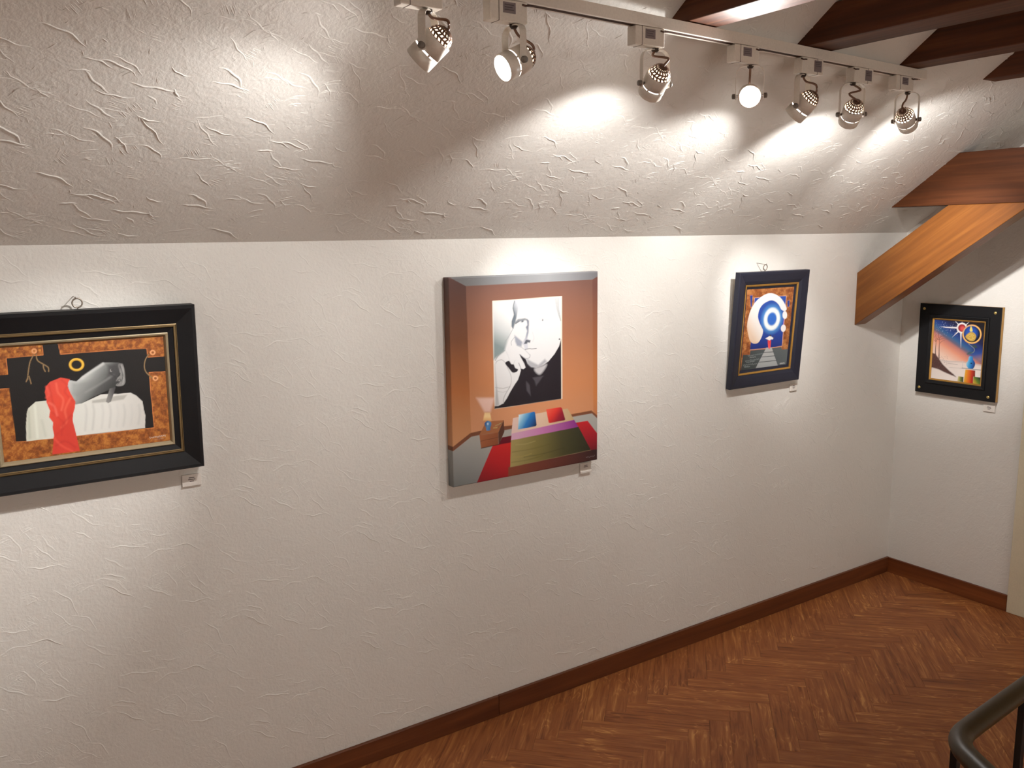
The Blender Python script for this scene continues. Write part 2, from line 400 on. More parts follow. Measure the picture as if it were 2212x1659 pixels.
def strokes(parent, to3, x0, x1, y0, y1, seed, tw=.40, th=.40, k=1.0, skip=None):
    rnd = random.Random(seed); T = stroke_tile(rnd, tw, th); V, Fc = [], []
    def put(P, hw, ht):
        n = len(P); b = len(V)
        for i, (x, y) in enumerate(P):
            q = P[min(i+1, n-1)]; p = P[max(i-1, 0)]
            dx, dy = q[0]-p[0], q[1]-p[1]; l = math.hypot(dx, dy) or 1; nx, ny = -dy/l, dx/l
            t = math.sin(math.pi*min(max(i/(n-1), .06), .94))**.6
            if i in (0, n-1): t = .12
            w = hw*(.45+.55*t)
            V.append(to3(x+nx*w*.7, y+ny*w*.7, -.0002)); V.append(to3(x, y, ht*t*k)); V.append(to3(x-nx*w*1.3, y-ny*w*1.3, -.0002))
        for i in range(n-1):
            a = b+3*i
            Fc.append((a, a+3, a+4, a+1)); Fc.append((a+1, a+4, a+5, a+2))
    nx = int((x1-x0)/tw)+2; ny = int((y1-y0)/th)+2
    for i in range(-1, nx):
        for j in range(-1, ny):
            ox, oy = x0+i*tw, y0+j*th+(th/2 if i % 2 else 0)
            for pts, hw, ht in T:
                P = [(ox+p[0], oy+p[1]) for p in pts]
                if all(x0+.01 < p[0] < x1-.01 and y0+.01 < p[1] < y1-.01 for p in P) and not (skip and skip(P)): put(P, hw, ht)
    o = mesh('trowel_strokes', V, Fc, M['wall'], parent, True); tag(o, kind='stuff')
    return o
strokes(wb, lambda x, y, h: (x, -h, y), -5.2, 0, .09, KN, 11, k=.95)
nS = np.array([0, -math.sin(TH), -math.cos(TH)])
def slope3(x, s, h): return (x, -s*math.cos(TH)+nS[1]*h, KN+s*math.sin(TH)+nS[2]*h)
strokes(ce, slope3, -5.2, 0, 0, 1.45, 23, .46, .46, 1.3)
strokes(wr, lambda x, y, h: (-h, -x, y), 0, 1.6, .09, 1.84, 37, k=.35, skip=lambda P: any(p[0] > .64 for p in P))

# ------------------------------------------------------------------ beams
def collar_beam(x0, x1, z0, z1, label, mat, group=None):
    e = .015/TT
    ya = lambda z: -(z-KN)/TT
    poly = [(ya(z0)+e, z0), (ya(z1)+e, z1), (YF-ya(z1)-e, z1), (YF-ya(z0)-e, z0)]
    o = bm_obj('roof_beam', prism_bm([(y-RIDGE, z) for y, z in poly], x0, x1, 'x', .003), M[mat])
    o.location = (0, RIDGE, 0); tag(o, label, 'beam', group); return o
BZ0, BZ1 = 2.418, 2.525
G = 'dark roof beams above the spotlight track'
for x0, x1, lab in ((-2.486, -2.362, 'dark roof beam above the third spotlight, its underside lit bright'),
                    (-1.942, -1.800, 'dark roof beam meeting the ceiling above the fifth spotlight from the left'),
                    (-1.383, -1.263, 'dark roof beam ending right above the end of the track'),
                    (-.838, -.745, 'dark roof beam in the upper right corner, beyond the track end')):
    collar_beam(x0, x1, BZ0, BZ1, lab, 'beam', G)
for i in range(3):
    x = -3.03-.55*i
    collar_beam(x, x+.12, BZ0, BZ1, 'dark roof beam above the left half of the track, over the frame edge', 'beam', 'roof beams over the left half of the track')
EX0, EX1, EZ0, EZ1 = -.405, -.312, 1.965, 2.192
collar_beam(EX0, EX1, EZ0, EZ1, 'wide brown tie beam running low along the end wall', 'tie')
# the diagonal brace, built along its own length
p0 = np.array([.02, 1.653+.02*.7]); 
ang = math.atan2(1.960-1.653, .448-.011)
dirv = np.array([-math.cos(ang), math.sin(ang)])
up0, lo0 = (0, 1.652), (0, 1.390)
def at_z(p, z): t = (z-p[1])/dirv[1]; return (p[0]+dirv[0]*t, z)
lo_ang = math.atan2(1.935-1.394, .776-.006)
lo1 = (-(EZ0-1.390)/math.tan(lo_ang), EZ0)
bp = [up0, at_z(up0, EZ0), lo1, lo0]
bp = [(y+.0, z) for y, z in bp]
R_ = Matrix.Rotation(-ang, 4, 'X')        # local -y runs along the brace after this turn
org = Vector((0, 0, 1.52))
loc = []
for y, z in bp:
    q = R_.inverted() @ (Vector((0, y, z))-org); loc.append((q.y, q.z))
o = bm_obj('diagonal_brace', prism_bm(loc, EX0, EX1-.002, 'x', .003), M['brace'])
R2 = R_.copy(); R2.translation = org; o.matrix_world = R2
tag(o, 'warm brown diagonal brace rising from the long wall to the tie beam', 'beam')

# ------------------------------------------------------------------ track
def track_y(x): return -.872 + (x+2.485)*.066
TZ0, TZ1 = 2.385, 2.415
t0, t1 = -5.6, -1.235
tr = empty('lighting_track', (t1, track_y(t1), TZ0)); tag(tr, 'long beige lighting track mounted under the dark roof beams', 'track')
rz = math.atan(.066); tr.rotation_euler = (0, 0, rz)
Lt = (t1-t0)/math.cos(rz)
hw = .018
prof = [(-hw, .03), (hw, .03), (hw, 0), (.009, 0), (.009, .018), (-.009, .018), (-.009, 0), (-hw, 0)]
bm_obj('rail', prism_bm(prof, -Lt, 0, 'x', .0008), M['lamp'], tr)
bm_obj('end_cap', box_bm(-.001, .016, -hw-.001, hw+.001, -.001, .031, .004, 3), M['lamp'], tr)
for s in (-1, 1):
    bm_obj('conductor', tube_bm([(-Lt+.01, s*.0045, .003), (-.01, s*.0045, .003)], .0038, 8), M['copper'], tr)
for x in (-2.424, -1.323, -1.871, -2.97):
    lx = -(t1-x)/math.cos(rz)
    bm_obj('mounting_clip', box_bm(lx-.02, lx+.02, -.012, .012, .03, .0345), M['lampdark'], tr)

# ------------------------------------------------------------------ spotlights
def perforated_dome(r, zlen, n=18, rings=5):
    bm = bmesh.new(); rows = []
    for k in range(rings+1):
        a = math.pi/2*k/rings*.97
        off = (k % 2)*.5
        rows.append([bm.verts.new((r*math.cos(a)*math.cos(2*math.pi*(i+off)/n), r*math.cos(a)*math.sin(2*math.pi*(i+off)/n), -zlen*math.sin(a))) for i in range(n)])
    for k in range(rings):
        A, B = rows[k], rows[k+1]
        for i in range(n): bm.faces.new((A[i], A[(i+1) % n], B[(i+1) % n], B[i]))
    cap = bm.faces.new(rows[-1][::-1])
    fs = [f for f in bm.faces if f is not cap]
    bm.normal_update()
    bmesh.ops.inset_individual(bm, faces=fs, thickness=.0021, use_even_offset=True)
    bmesh.ops.delete(bm, geom=fs, context='FACES')
    return bm
HR, HF, HB = .033, .036, -.030       # housing radius, front and back along its axis
def spotlight(box, pivot_x, head, aim, power, label, flip=False, size=112, blend=.6, slack=0.0, sticker=True, beam=.8, spill=.9, track=None, cone=50):
    head = Vector(head); d = (Vector(aim)-head).normalized()
    y = (track or track_y)(sum(box)/2)
    r = empty('track_spotlight', (pivot_x, y, TZ0)); tag(r, label, 'spotlight', 'spotlights on the ceiling track')
    inv = Matrix.Translation((pivot_x, y, TZ0)).inverted()
    def add(name, bm, mat, mtx=None, parent=None, smooth=False):
        if mtx is not None: bmesh.ops.transform(bm, matrix=mtx, verts=bm.verts)
        bmesh.ops.transform(bm, matrix=inv, verts=bm.verts)
        return bm_obj(name, bm, M[mat] if mat else None, parent or r, smooth)
    # adapter box with its cap, sticker and latch
    zt, zb = TZ0-.0005, 2.337
    y0, y1 = y-.0165, y+.0165
    bx = add('adapter_box', box_bm(box[0], box[1], y0, y1, zb, zt, .0025), 'lamp')
    add('cap_seam', box_bm(box[0]+(.072 if flip else .022), box[0]+(.0735 if flip else .0235), y0-.0006, y1+.0006, zb-.0006, zt), 'knob', parent=bx)
    if sticker:
        sx0 = box[0]+(.058 if flip else .034); 
        st = add('sticker', box_bm(sx0, sx0+.034, y0-.0012, y0-.0002, zb+.018 if not flip else zb+.008, zt-.006), 'sticker', parent=bx)
        bmz = bmesh.new()
        for i in range(3): box_bm(sx0+.004, sx0+.029-.004*(i % 2), y0-.0016, y0-.0011, zt-.0125-.0055*i, zt-.0105-.0055*i, bm=bmz)
        add('sticker_print', bmz, 'stickertext', parent=bx)
    lx = box[0]+.004 if flip else box[1]-.004
    add('latch', tube_bm([(lx-.012, y0-.002, zt-.007), (lx-.004, y0-.0035, zt-.009), (lx+.004, y0-.0035, zt-.008), (lx+.014, y0-.002, zt-.007)], .0022, 8), 'copper')
    # frame of the head: z' = aim, x' = level axis through the knobs
    hx = Vector((0, 0, 1)).cross(d).normalized(); hy = d.cross(hx).normalized()
    Mh = Matrix((( hx.x, hy.x, d.x, head.x), (hx.y, hy.y, d.y, head.y), (hx.z, hy.z, d.z, head.z), (0, 0, 0, 1)))
    g0, g1 = .0045, .0085
    ho = add('housing', lathe_bm([(HR, g1), (HR, HF-.001), (HR-.001, HF), (HR-.0025, HF), (HR-.0025, g1)], 40, True), 'lamp', Mh, None, True)
    add('housing_back', lathe_bm([(HR-.0025, HB), (HR-.001, HB), (HR, HB+.001), (HR, g0), (HR-.0025, g0)], 40, True), 'lamp', Mh, ho, True)
    for k in range(6):
        a = k*math.pi/3+.35
        b = box_bm(HR-.0024, HR-.0001, -.0022, .0022, g0-.001, g1+.001)
        bmesh.ops.rotate(b, verts=b.verts, cent=(0, 0, 0), matrix=Matrix.Rotation(a, 3, 'Z'))
        add('bridge', b, 'lamp', Mh, ho)
    add('slit_glow', lathe_bm([(HR-.0045, g0-.008), (HR-.0045, g1+.008)], 32), 'slit', Mh, ho, True)
    add('lens', lathe_bm([(0, HF-.0045), (HR-.004, HF-.0065)], 32), 'lens', Mh, ho, True)
    dm = add('mesh_dome', perforated_dome(HR-.003, .030), 'mesh', Mh @ Matrix.Translation((0, 0, HB+.001)), ho)
    add('dome_glow', lathe_bm([(HR-.0065, 0), (HR-.009, -.010), (HR-.016, -.019), (0, -.024)], 24), 'domeglow', Mh @ Matrix.Translation((0, 0, HB+.001)), dm, True)
    # yoke: bent flat strap in the plane of hx and the vertical, turned on the pivot
    piv = Vector((head.x, head.y, zb-.004)); 
    hxh = Vector((hx.x, hx.y, 0)).normalized(); wv = hxh.cross(Vector((0, 0, 1)))
    top = piv.z-head.z; wd = HR+.006; rr = .022
    path = [(-wd, -.010), (-wd, top-rr)] + [(-wd+rr-rr*math.cos(a), top-rr+rr*math.sin(a)) for a in (.4, .8, 1.2)] + [(-wd+rr, top), (wd-rr, top)] + [(wd-rr+rr*math.sin(a), top-rr+rr*math.cos(a)) for a in (.4, .8, 1.2)] + [(wd, top-rr), (wd, -.010)]
    bm = bmesh.new(); rows = []
    for i, (s, z) in enumerate(path):
        p, q = path[max(i-1, 0)], path[min(i+1, len(path)-1)]
        tx, tz = q[0]-p[0], q[1]-p[1]; l = math.hypot(tx, tz); nx, nzz = -tz/l, tx/l
        row = []
        for du, dv in ((-.0085, 0), (.0085, 0), (.0085, .0016), (-.0085, .0016)):
            q3 = head + hxh*(s+nx*dv) + Vector((0, 0, z+nzz*dv)) + wv*du
            row.append(bm.verts.new(q3))
        rows.append(row)
    for A, B in zip(rows, rows[1:]):
        for k in range(4): bm.faces.new((A[k], A[(k+1) % 4], B[(k+1) % 4], B[k]))
    bm.faces.new(rows[0]); bm.faces.new(rows[-1])
    yo = add('yoke', bm, 'lamp')
    for s in (-1, 1):
        k = lathe_bm([(0, .012), (.0065, .011), (.0075, .009), (.0075, .002), (.004, .001), (.004, -.006), (0, -.006)], 18)
        Mk = Matrix.Translation(head + hxh*(wd*s)) @ (hxh*s).to_track_quat('Z', 'Y').to_matrix().to_4x4()
        add('knob', k, 'knob', Mk, yo, True)
    sw = lathe_bm([(0, .010), (.008, .010), (.010, .005), (.010, .001), (.006, -.004), (0, -.004)], 18)
    add('swivel', sw, 'lampdark', Matrix.Translation((piv.x, piv.y, zb-.006)), None, True)
    back = head + d*(HB-.027)
    mid = (piv+back)/2
    a = hxh*slack
    cp = catmull([piv+Vector((0, 0, -.002)), piv*.65+back*.35+a+wv*.004, mid*.5+back*.5-a*1.2-d*.014, back-d*.004, back+d*.004], 6)
    add('cable', tube_bm(cp, .0032, 8), 'cable', None, None, True)
    Ml = (-d).to_track_quat('Z', 'Y').to_matrix().to_4x4(); Ml.translation = head + d*(HF+.004)
    for nm, share, ang, bl in (('spot_beam', beam, cone, 1.0), ('spot_spill', spill, size, blend)):
        if share == 0: continue
        ld = bpy.data.lights.new(nm, 'SPOT'); ld.energy = power*POWER*share; ld.color = WARM
        ld.spot_size = math.radians(ang); ld.spot_blend = bl; ld.shadow_soft_size = .02
        lo = bpy.data.objects.new(nm, ld); C.objects.link(lo); lo.parent = r; lo.matrix_local = inv @ Ml
    return r
hy_ = lambda x: track_y(x)
def hd(x, z): return (x, hy_(x), z)
spotlight((-3.379, -3.277), -3.292, hd(-3.304, 2.256), (-4.08, 0, 1.24), .85, 'leftmost visible beige spotlight, turned away toward the left painting', beam=3.8, cone=40)
spotlight((-3.145, -3.043), -3.062, hd(-3.070, 2.252), (-3.991, -.88, 1.81), 1.0, 'beige spotlight whose glowing lens faces left, second from the left', size=130, blend=.9, spill=.7)
spotlight((-2.683, -2.581), -2.593, hd(-2.597, 2.248), (-2.38, 0, 1.52), 1.0, 'beige spotlight seen from behind, below the first dark beam', slack=.012, beam=2.2, spill=.8, cone=36)
spotlight((-2.282, -2.180), -2.190, hd(-2.196, 2.250), (-3.90, -2.45, 1.80), 1.0, 'dazzling beige spotlight that shines straight at the viewer', size=165, blend=.9, spill=1.5)
spotlight((-1.960, -1.858), -1.944, hd(-1.936, 2.238), (-2.15, 0, 1.45), .9, 'beige spotlight seen side on, just right of the dazzling one', True)
spotlight((-1.672, -1.570), -1.660, hd(-1.659, 2.236), (-1.09, 0, 1.48), 1.0, 'beige spotlight with a curled cable, second from the track end', True, slack=-.022, beam=2.8, spill=1.1, cone=34)
spotlight((-1.412, -1.310), -1.328, hd(-1.312, 2.240), (0, -.40, 1.52), 1.6, 'rightmost beige spotlight, last one at the track end', beam=2.2, spill=.7, cone=42)
spotlight((-4.70, -4.598), -4.62, hd(-4.62, 2.26), (-4.5, 0, 1.3), .25, 'beige spotlight further left on the track, outside the left frame edge', beam=3.0, spill=.5, cone=44)

# added track and spotlights behind the viewer, unseen, to fill the room by bounce
ty2 = YF - track_y(-3.2)
t2 = empty('lighting_track', (-.9, ty2, TZ0)); tag(t2, 'added unseen track on the opposite roof slope, carrying the fill spotlights', 'track')
bm_obj('rail', prism_bm(prof, -4.6, 0, 'x', .0008), M['lamp'], t2)
bm_obj('end_cap', box_bm(-.001, .016, -hw-.001, hw+.001, -.001, .031, .004, 3), M['lamp'], t2)
for i, x in enumerate((-1.4, -2.3, -3.2, -4.1, -5.0)):
    spotlight((x-.08, x+.022), x, (x, ty2, 2.26), (x, YF, 1.3), (5.8, 5.6, 5.2, 3.6, 2.6)[i], ('end', 'second', 'middle', 'fourth', 'far left')[i] + ' unseen fill spotlight of five, added behind the viewer', track=lambda q: ty2, beam=0, spill=1.35)

# ------------------------------------------------------------------ paintings
class Art:
    """paints flat colour shapes onto the vertices of a fine grid; shapes are given in photograph pixels"""
    def __init__(s, x, y): s.x, s.y = x, y; s.c = np.zeros((len(x), 3))
    def _near(s, p, mg):
        p = np.asarray(p); return np.nonzero((s.x > p[:, 0].min()-mg) & (s.x < p[:, 0].max()+mg) & (s.y > p[:, 1].min()-mg) & (s.y < p[:, 1].max()+mg))[0]
    def _mix(s, i, a, col):
        if callable(col): c = col(s.x[i], s.y[i])
        else: c = lin(col)[None, :]
        a = np.clip(a, 0, 1)[:, None]; s.c[i] = s.c[i]*(1-a) + c*a
    def fill(s, col): s._mix(np.arange(len(s.x)), np.ones(len(s.x)), col)
    def poly(s, pts, col, soft=.45, alpha=1.0, smooth=0):
        P = np.array(catmull(pts, smooth, True) if smooth else pts, float)
        i = s._near(P, soft*2+1)
        if not len(i): return
        x, y = s.x[i], s.y[i]; d2 = np.full(len(i), 1e12); ins = np.zeros(len(i), bool)
        for k in range(len(P)):
            ax, ay = P[k-1]; bx, by = P[k]; ex, ey = bx-ax, by-ay; l = ex*ex+ey*ey
            if l < 1e-12: continue
            t = np.clip(((x-ax)*ex+(y-ay)*ey)/l, 0, 1)
            d2 = np.minimum(d2, (x-ax-t*ex)**2+(y-ay-t*ey)**2)
            if by != ay: ins ^= ((ay > y) != (by > y)) & (x < (bx-ax)*(y-ay)/(by-ay)+ax)
        sd = np.where(ins, 1, -1)*np.sqrt(d2)
        s._mix(i, np.clip(sd/(2*soft)+.5, 0, 1)*alpha, col)
    def ell(s, c, rx, ry, col, rot=0, soft=.45, alpha=1.0, hole=0.0):
        q = max(rx, ry); i = s._near([c], q+soft*2+1)
        if not len(i): return
        dx, dy = s.x[i]-c[0], s.y[i]-c[1]; ca, sa = math.cos(rot), math.sin(rot)
        u, v = (dx*ca+dy*sa)/rx, (-dx*sa+dy*ca)/ry; rr = np.sqrt(u*u+v*v); sc_ = min(rx, ry)
        a = np.clip((1-rr)*sc_/(2*soft)+.5, 0, 1)
        if hole: a = a*np.clip((rr-hole)*sc_/(2*soft)+.5, 0, 1)
        s._mix(i, a*alpha, col)
    def stroke(s, pts, w, col, soft=.4, alpha=1.0, smooth=5, taper=False):
        P = np.array(catmull(pts, smooth) if smooth else pts, float); i = s._near(P, w+soft*2+1)
        if not len(i): return
        x, y = s.x[i], s.y[i]; best = np.full(len(i), -1e9); n = len(P)
        for k in range(n-1):
            ax, ay = P[k]; ex, ey = P[k+1]-P[k]; l = ex*ex+ey*ey+1e-12
            t = np.clip(((x-ax)*ex+(y-ay)*ey)/l, 0, 1)
            ww = w/2*(1-(k+t)/(n-1)*.95) if taper else w/2
            best = np.maximum(best, ww-np.sqrt((x-ax-t*ex)**2+(y-ay-t*ey)**2))
        s._mix(i, np.clip(best/(2*soft)+.5, 0, 1)*alpha, col)
def grad(p0, p1, *cols):
    """linear gradient between two photo points through the given sRGB colours"""
    cs = np.array([lin(c) for c in cols]); p0, p1 = np.array(p0, float), np.array(p1, float); d = p1-p0; l = d @ d
    def f(x, y):
        t = np.clip(((x-p0[0])*d[0]+(y-p0[1])*d[1])/l, 0, 1)*(len(cs)-1)
        k = np.minimum(t.astype(int), len(cs)-2); u = (t-k)[:, None]
        return cs[k]*(1-u)+cs[k+1]*u
    return f
def vnoise(x, y, seed=0):
    xi, yi = np.floor(x), np.floor(y); fx, fy = x-xi, y-yi
    fx, fy = fx*fx*(3-2*fx), fy*fy*(3-2*fy)
    h = lambda a, b: np.modf(np.abs(np.sin(a*127.1+b*311.7+seed*74.7)*43758.5453))[0]
    return (h(xi, yi)*(1-fx)+h(xi+1, yi)*fx)*(1-fy)+(h(xi, yi+1)*(1-fx)+h(xi+1, yi+1)*fx)*fy
def rust(c0, c1, c2, sc_=.3, seed=0):
    a, b, c = lin(c0), lin(c1), lin(c2)
    def f(x, y):
        n = .5*vnoise(x*sc_*.35, y*sc_*.35, seed)+.3*vnoise(x*sc_, y*sc_, seed+1)+.2*vnoise(x*sc_*2.4, y*sc_*2.4, seed+2)
        n = np.clip((n-.25)/.5, 0, 1)[:, None]
        return np.where(n < .5, a*(1-2*n)+b*2*n, b*(2-2*n)+c*(2*n-1))
    return f
def crop(x0, y0, s): return lambda *p: [(x0+a/s, y0+b/s) for a, b in p]

class Pic:
    """front plane of a picture: origin at its lower left, ex to the right, ez up, nrm toward the room"""
    def __init__(s, o, ex, top):
        s.o = np.array(o, float); s.ex = np.array(ex, float)/np.linalg.norm(ex)
        t = np.array(top, float)-s.o; t -= s.ex*(t @ s.ex); s.h = np.linalg.norm(t); s.ez = t/s.h
        s.n = np.cross(s.ex, s.ez)
    def uv(s, px):
        P = on_plane(px[0], px[1], s.o, s.n)-s.o; return P @ s.ex, P @ s.ez
    def rect(s, tl, tr, br, bl):
        q = [s.uv(p) for p in (tl, tr, br, bl)]
        return ((q[0][0]+q[3][0])/2, (q[1][0]+q[2][0])/2, (q[2][1]+q[3][1])/2, (q[0][1]+q[1][1])/2)
    def mtx(s):
        return Matrix([[s.ex[i], s.n[i], s.ez[i], s.o[i]] for i in range(3)] + [[0, 0, 0, 1]])  # local x, -out?, z
def pic_root(name, pic, label, cat, group=None):
    r = empty(name); mt = Matrix([[pic.ex[i], -pic.n[i], pic.ez[i], pic.o[i]] for i in range(3)] + [[0, 0, 0, 1]])
    r.matrix_world = mt; tag(r, label, cat, group); return r     # local: x right, y into the wall, z up
def ring(name, rect0, prof, mat, parent, smooth=False):
    """mitred moulding: prof is a list of (inset, depth); depth y>0 lies behind the front plane"""
    u0, u1, v0, v1 = rect0; V, Fc = [], []
    for i, y in prof: V += [(u0+i, y, v0+i), (u1-i, y, v0+i), (u1-i, y, v1-i), (u0+i, y, v1-i)]
    for k in range(len(prof)-1):
        for j in range(4):
            a, b = 4*k+j, 4*k+(j+1) % 4
            Fc.append((a, b, b+4, a+4))
    o = mesh(name, V, Fc, mat, parent)
    bm = bmesh.new(); bm.from_mesh(o.data); bmesh.ops.recalc_face_normals(bm, faces=bm.faces[:]); bm.to_mesh(o.data); bm.free()
    return o
def canvas(pic, parent, rect, nu, nv, y, paint, name='canvas', wrap=0.0):
    """front grid of a painted canvas (with a painted turned-over edge of depth wrap)"""
    u0, u1, v0, v1 = rect
    us, vs = np.linspace(u0, u1, nu), np.linspace(v0, v1, nv)
    U, Vv = np.meshgrid(us, vs); P = pic.o[None, :] + U.reshape(-1, 1)*pic.ex + Vv.reshape(-1, 1)*pic.ez
    d = P-CAM; w = d @ _f; px = W/2+F*(d @ RT)/w; py = H/2-F*(d @ UP)/w
    a = Art(px, py); paint(a); col = a.c
    n = nu*nv; co = np.stack([U.ravel(), np.full(n, y), Vv.ravel()], 1)
    i = np.arange(n).reshape(nv, nu)
    quads = np.stack([i[:-1, :-1], i[:-1, 1:], i[1:, 1:], i[1:, :-1]], -1).reshape(-1, 4)
    if wrap:
        loop = np.concatenate([i[0, :], i[1:, -1], i[-1, -2::-1], i[-2:0:-1, 0]])
        k = len(loop); r = .003
        co2 = co[loop].copy()
        uc, vc = (u0+u1)/2, (v0+v1)/2
        def grow(c, e, dy):
            c = c.copy(); c[:, 1] = y+dy
            c[:, 0] = np.where(np.abs(c[:, 0]-u0) < 1e-9, u0-e, np.where(np.abs(c[:, 0]-u1) < 1e-9, u1+e, c[:, 0]))
            c[:, 2] = np.where(np.abs(c[:, 2]-v0) < 1e-9, v0-e, np.where(np.abs(c[:, 2]-v1) < 1e-9, v1+e, c[:, 2]))
            return c
        rows = [loop]
        base = n
        for e, dy in ((.0022, .0009), (.003, .003), (.003, wrap)):
            co = np.concatenate([co, grow(co2, e, dy)]); col = np.concatenate([col, col[loop]])
            rows.append(np.arange(base, base+k)); base += k
        for A, B in zip(rows, rows[1:]):
            quads = np.concatenate([quads, np.stack([np.roll(A, -1), A, B, np.roll(B, -1)], -1)])
    me = bpy.data.meshes.new(name); me.from_pydata(co.tolist(), [], quads.tolist()); me.update()
    at = me.color_attributes.new('paint', 'FLOAT_COLOR', 'POINT')
    at.data.foreach_set('color', np.concatenate([col, np.ones((len(col), 1))], 1).astype(np.float32).ravel())
    me.shade_smooth()
    return link(name, me, parent, M['art'])
def hang_ring(parent, u, v, y, wall_gap):
    r = .0125
    k = tube_bm([(u+r*math.cos(a), y, v+r+.004+r*math.sin(a)) for a in np.linspace(-math.pi/2, math.pi*1.5, 28)],   .0021, 8, up=(0, 1, 0))
    bm_obj('hanging_ring', k, M['ring'], parent, True)
    bm_obj('ring_eye', tube_bm([(u, y, v-.002), (u, y, v+.006)], .002, 8), M['ring'], parent, True)
    bm_obj('wall_nail', tube_bm([(u-.004, y+wall_gap, v+2*r+.0065), (u-.004, y-.006, v+2*r+.0045), (u-.004, y-.008, v+2*r+.009)], .0010, 8), M['ring'], parent, True)
def scribble(a, x0, y0, x1, y1, h, col, w=.7, n=14, seed=1, alpha=.9):
    rnd = random.Random(seed); pts = []
    for i in range(n):
        t = i/(n-1); pts.append((x0+(x1-x0)*t+rnd.uniform(-.6, .6), y0+(y1-y0)*t+(h/2 if i % 2 else -h/2)*rnd.uniform(.2, 1)))
    a.stroke(pts, w, col, .35, alpha)

# --- the bedroom canvas
fA, fF, fB = crop(920, 560, 3.0725), crop(1050, 630, 6.383), crop(950, 850, 6.32)
def paint_bedroom(a):
    a.fill(grad((1125, 610), (1125, 950), (122, 86, 72), (150, 98, 70), (190, 122, 76), (206, 146, 104)))
    g = lambda *c: grad((1000, 620), (1000, 960), *c)
    a.poly(fA((265, 178), (1105, 135), (1112, 1010), (300, 1150)), grad((1130, 612), (1130, 935), (118, 84, 74), (150, 100, 74), (190, 126, 84), (212, 152, 112)))
    a.poly(fA((60, 60), (265, 178), (300, 1150), (175, 1260), (60, 1500)), g((88, 60, 54), (120, 74, 48), (176, 108, 60), (204, 148, 104)))
    a.poly(fA((1105, 135), (1180, 40), (1180, 1100), (1112, 1010)), g((110, 72, 64), (150, 92, 60), (196, 122, 68), (190, 128, 96)), .8)
    a.poly(fA((60, 70), (1200, 10), (1200, 75), (1105, 135), (265, 178)), grad((967, 600), (1290, 590), (112, 112, 112), (128, 130, 132), (150, 152, 154), (118, 118, 122)))  # grey ceiling band; its lighter stretch is lamp glare put into the paint
    # floor, skirting
    a.poly(fB((20, 960), (168, 800), (430, 588), (985, 478), (1815, 315), (2078, 272), (2148, 335), (2300, 420), (2300, 1500), (20, 1500)), grad((1010, 950), (985, 1050), (168, 168, 162), (146, 148, 146), (118, 122, 122)))
    sk = (122, 74, 50)
    for q in (((60, 910), (98, 850), (165, 740), (418, 540), (430, 590), (168, 800), (105, 890), (60, 960)), ((418, 540), (585, 503), (570, 562), (428, 590)),
              ((865, 448), (990, 433), (990, 482), (880, 502)), ((1785, 286), (2070, 232), (2078, 272), (1810, 318)), ((2070, 232), (2150, 300), (2230, 360), (2230, 400), (2148, 338), (2078, 272))):
        a.poly(fB(*q), sk)
    a.poly(fB((60, 910), (98, 850), (165, 740), (168, 800), (105, 890), (60, 960)), (92, 58, 44))
    # rugs
    a.poly(fB((490, 1255), (720, 715), (975, 660), (975, 1200), (930, 1180)), grad((1080, 960), (1060, 1040), (204, 38, 40), (184, 32, 40), (140, 26, 36)))
    a.poly(fB((800, 700), (850, 600), (985, 573), (978, 668)), (104, 12, 34))
    a.poly(fB((1840, 400), (2020, 374), (2150, 545), (2260, 640), (2260, 980), (2060, 900)), grad((1262, 912), (1285, 980), (190, 34, 42), (160, 28, 44), (96, 24, 36)))
    # bed
    a.poly(fB((935, 1005), (2105, 765), (2260, 760), (2260, 1000), (935, 1160)), grad((1100, 1015), (1290, 980), (138, 74, 54), (104, 54, 46), (52, 34, 36)))
    a.poly(fB((1000, 335), (1450, 250), (1745, 205), (1835, 362), (975, 570)), grad((1105, 920), (1240, 890), (224, 196, 186), (216, 186, 160), (186, 160, 116)))
    a.poly(fB((980, 548), (1835, 360), (1895, 460), (972, 645)), grad((1105, 945), (1245, 915), (214, 172, 196), (190, 116, 170), (136, 48, 134)))
    a.poly(fB((972, 640), (1895, 455), (2062, 772), (962, 1008)), grad((1100, 970), (1270, 950), (170, 156, 100), (128, 118, 66), (74, 72, 44), (44, 46, 34)))
    for k, (p, q, c) in enumerate((((990, 800), (1500, 690), (96, 88, 44)), ((980, 940), (1400, 850), (92, 84, 40)), ((1150, 870), (1700, 740), (62, 60, 34)), ((1040, 700), (1300, 650), (186, 172, 116)), ((1000, 870), (1250, 820), (178, 160, 92)))):
        a.stroke(fB(p, ((p[0]+q[0])/2, (p[1]+q[1])/2+14), q), 1.4, c, 1.2, .55)
    a.stroke(fB((962, 1006), (2060, 772)), 1.0, (150, 128, 92), .4, .8, 0)
    # pillows
    a.poly(fB((1072, 292), (1290, 248), (1302, 260), (1322, 432), (1305, 448), (1068, 492), (1078, 300)), grad(fB((1080, 320))[0], fB((1310, 440))[0], (196, 222, 232), (120, 180, 214), (36, 116, 186), (28, 86, 148), (20, 40, 74)), .5)
    a.poly(fB((1452, 216), (1650, 186), (1668, 200), (1714, 355), (1702, 366), (1500, 405), (1486, 396)), grad(fB((1480, 240))[0], fB((1690, 370))[0], (226, 84, 66), (214, 54, 46), (150, 28, 46), (110, 20, 44)), .5)
    # night stand, lamp
    a.poly(fB((540, 566), (630, 388), (872, 362), (800, 532)), (166, 106, 68))
    a.poly(fB((540, 566), (800, 532), (802, 695), (565, 748)), grad(fB((560, 600))[0], fB((800, 700))[0], (164, 98, 62), (140, 80, 50)))
    a.poly(fB((800, 532), (872, 362), (882, 520), (806, 700)), (88, 54, 42))
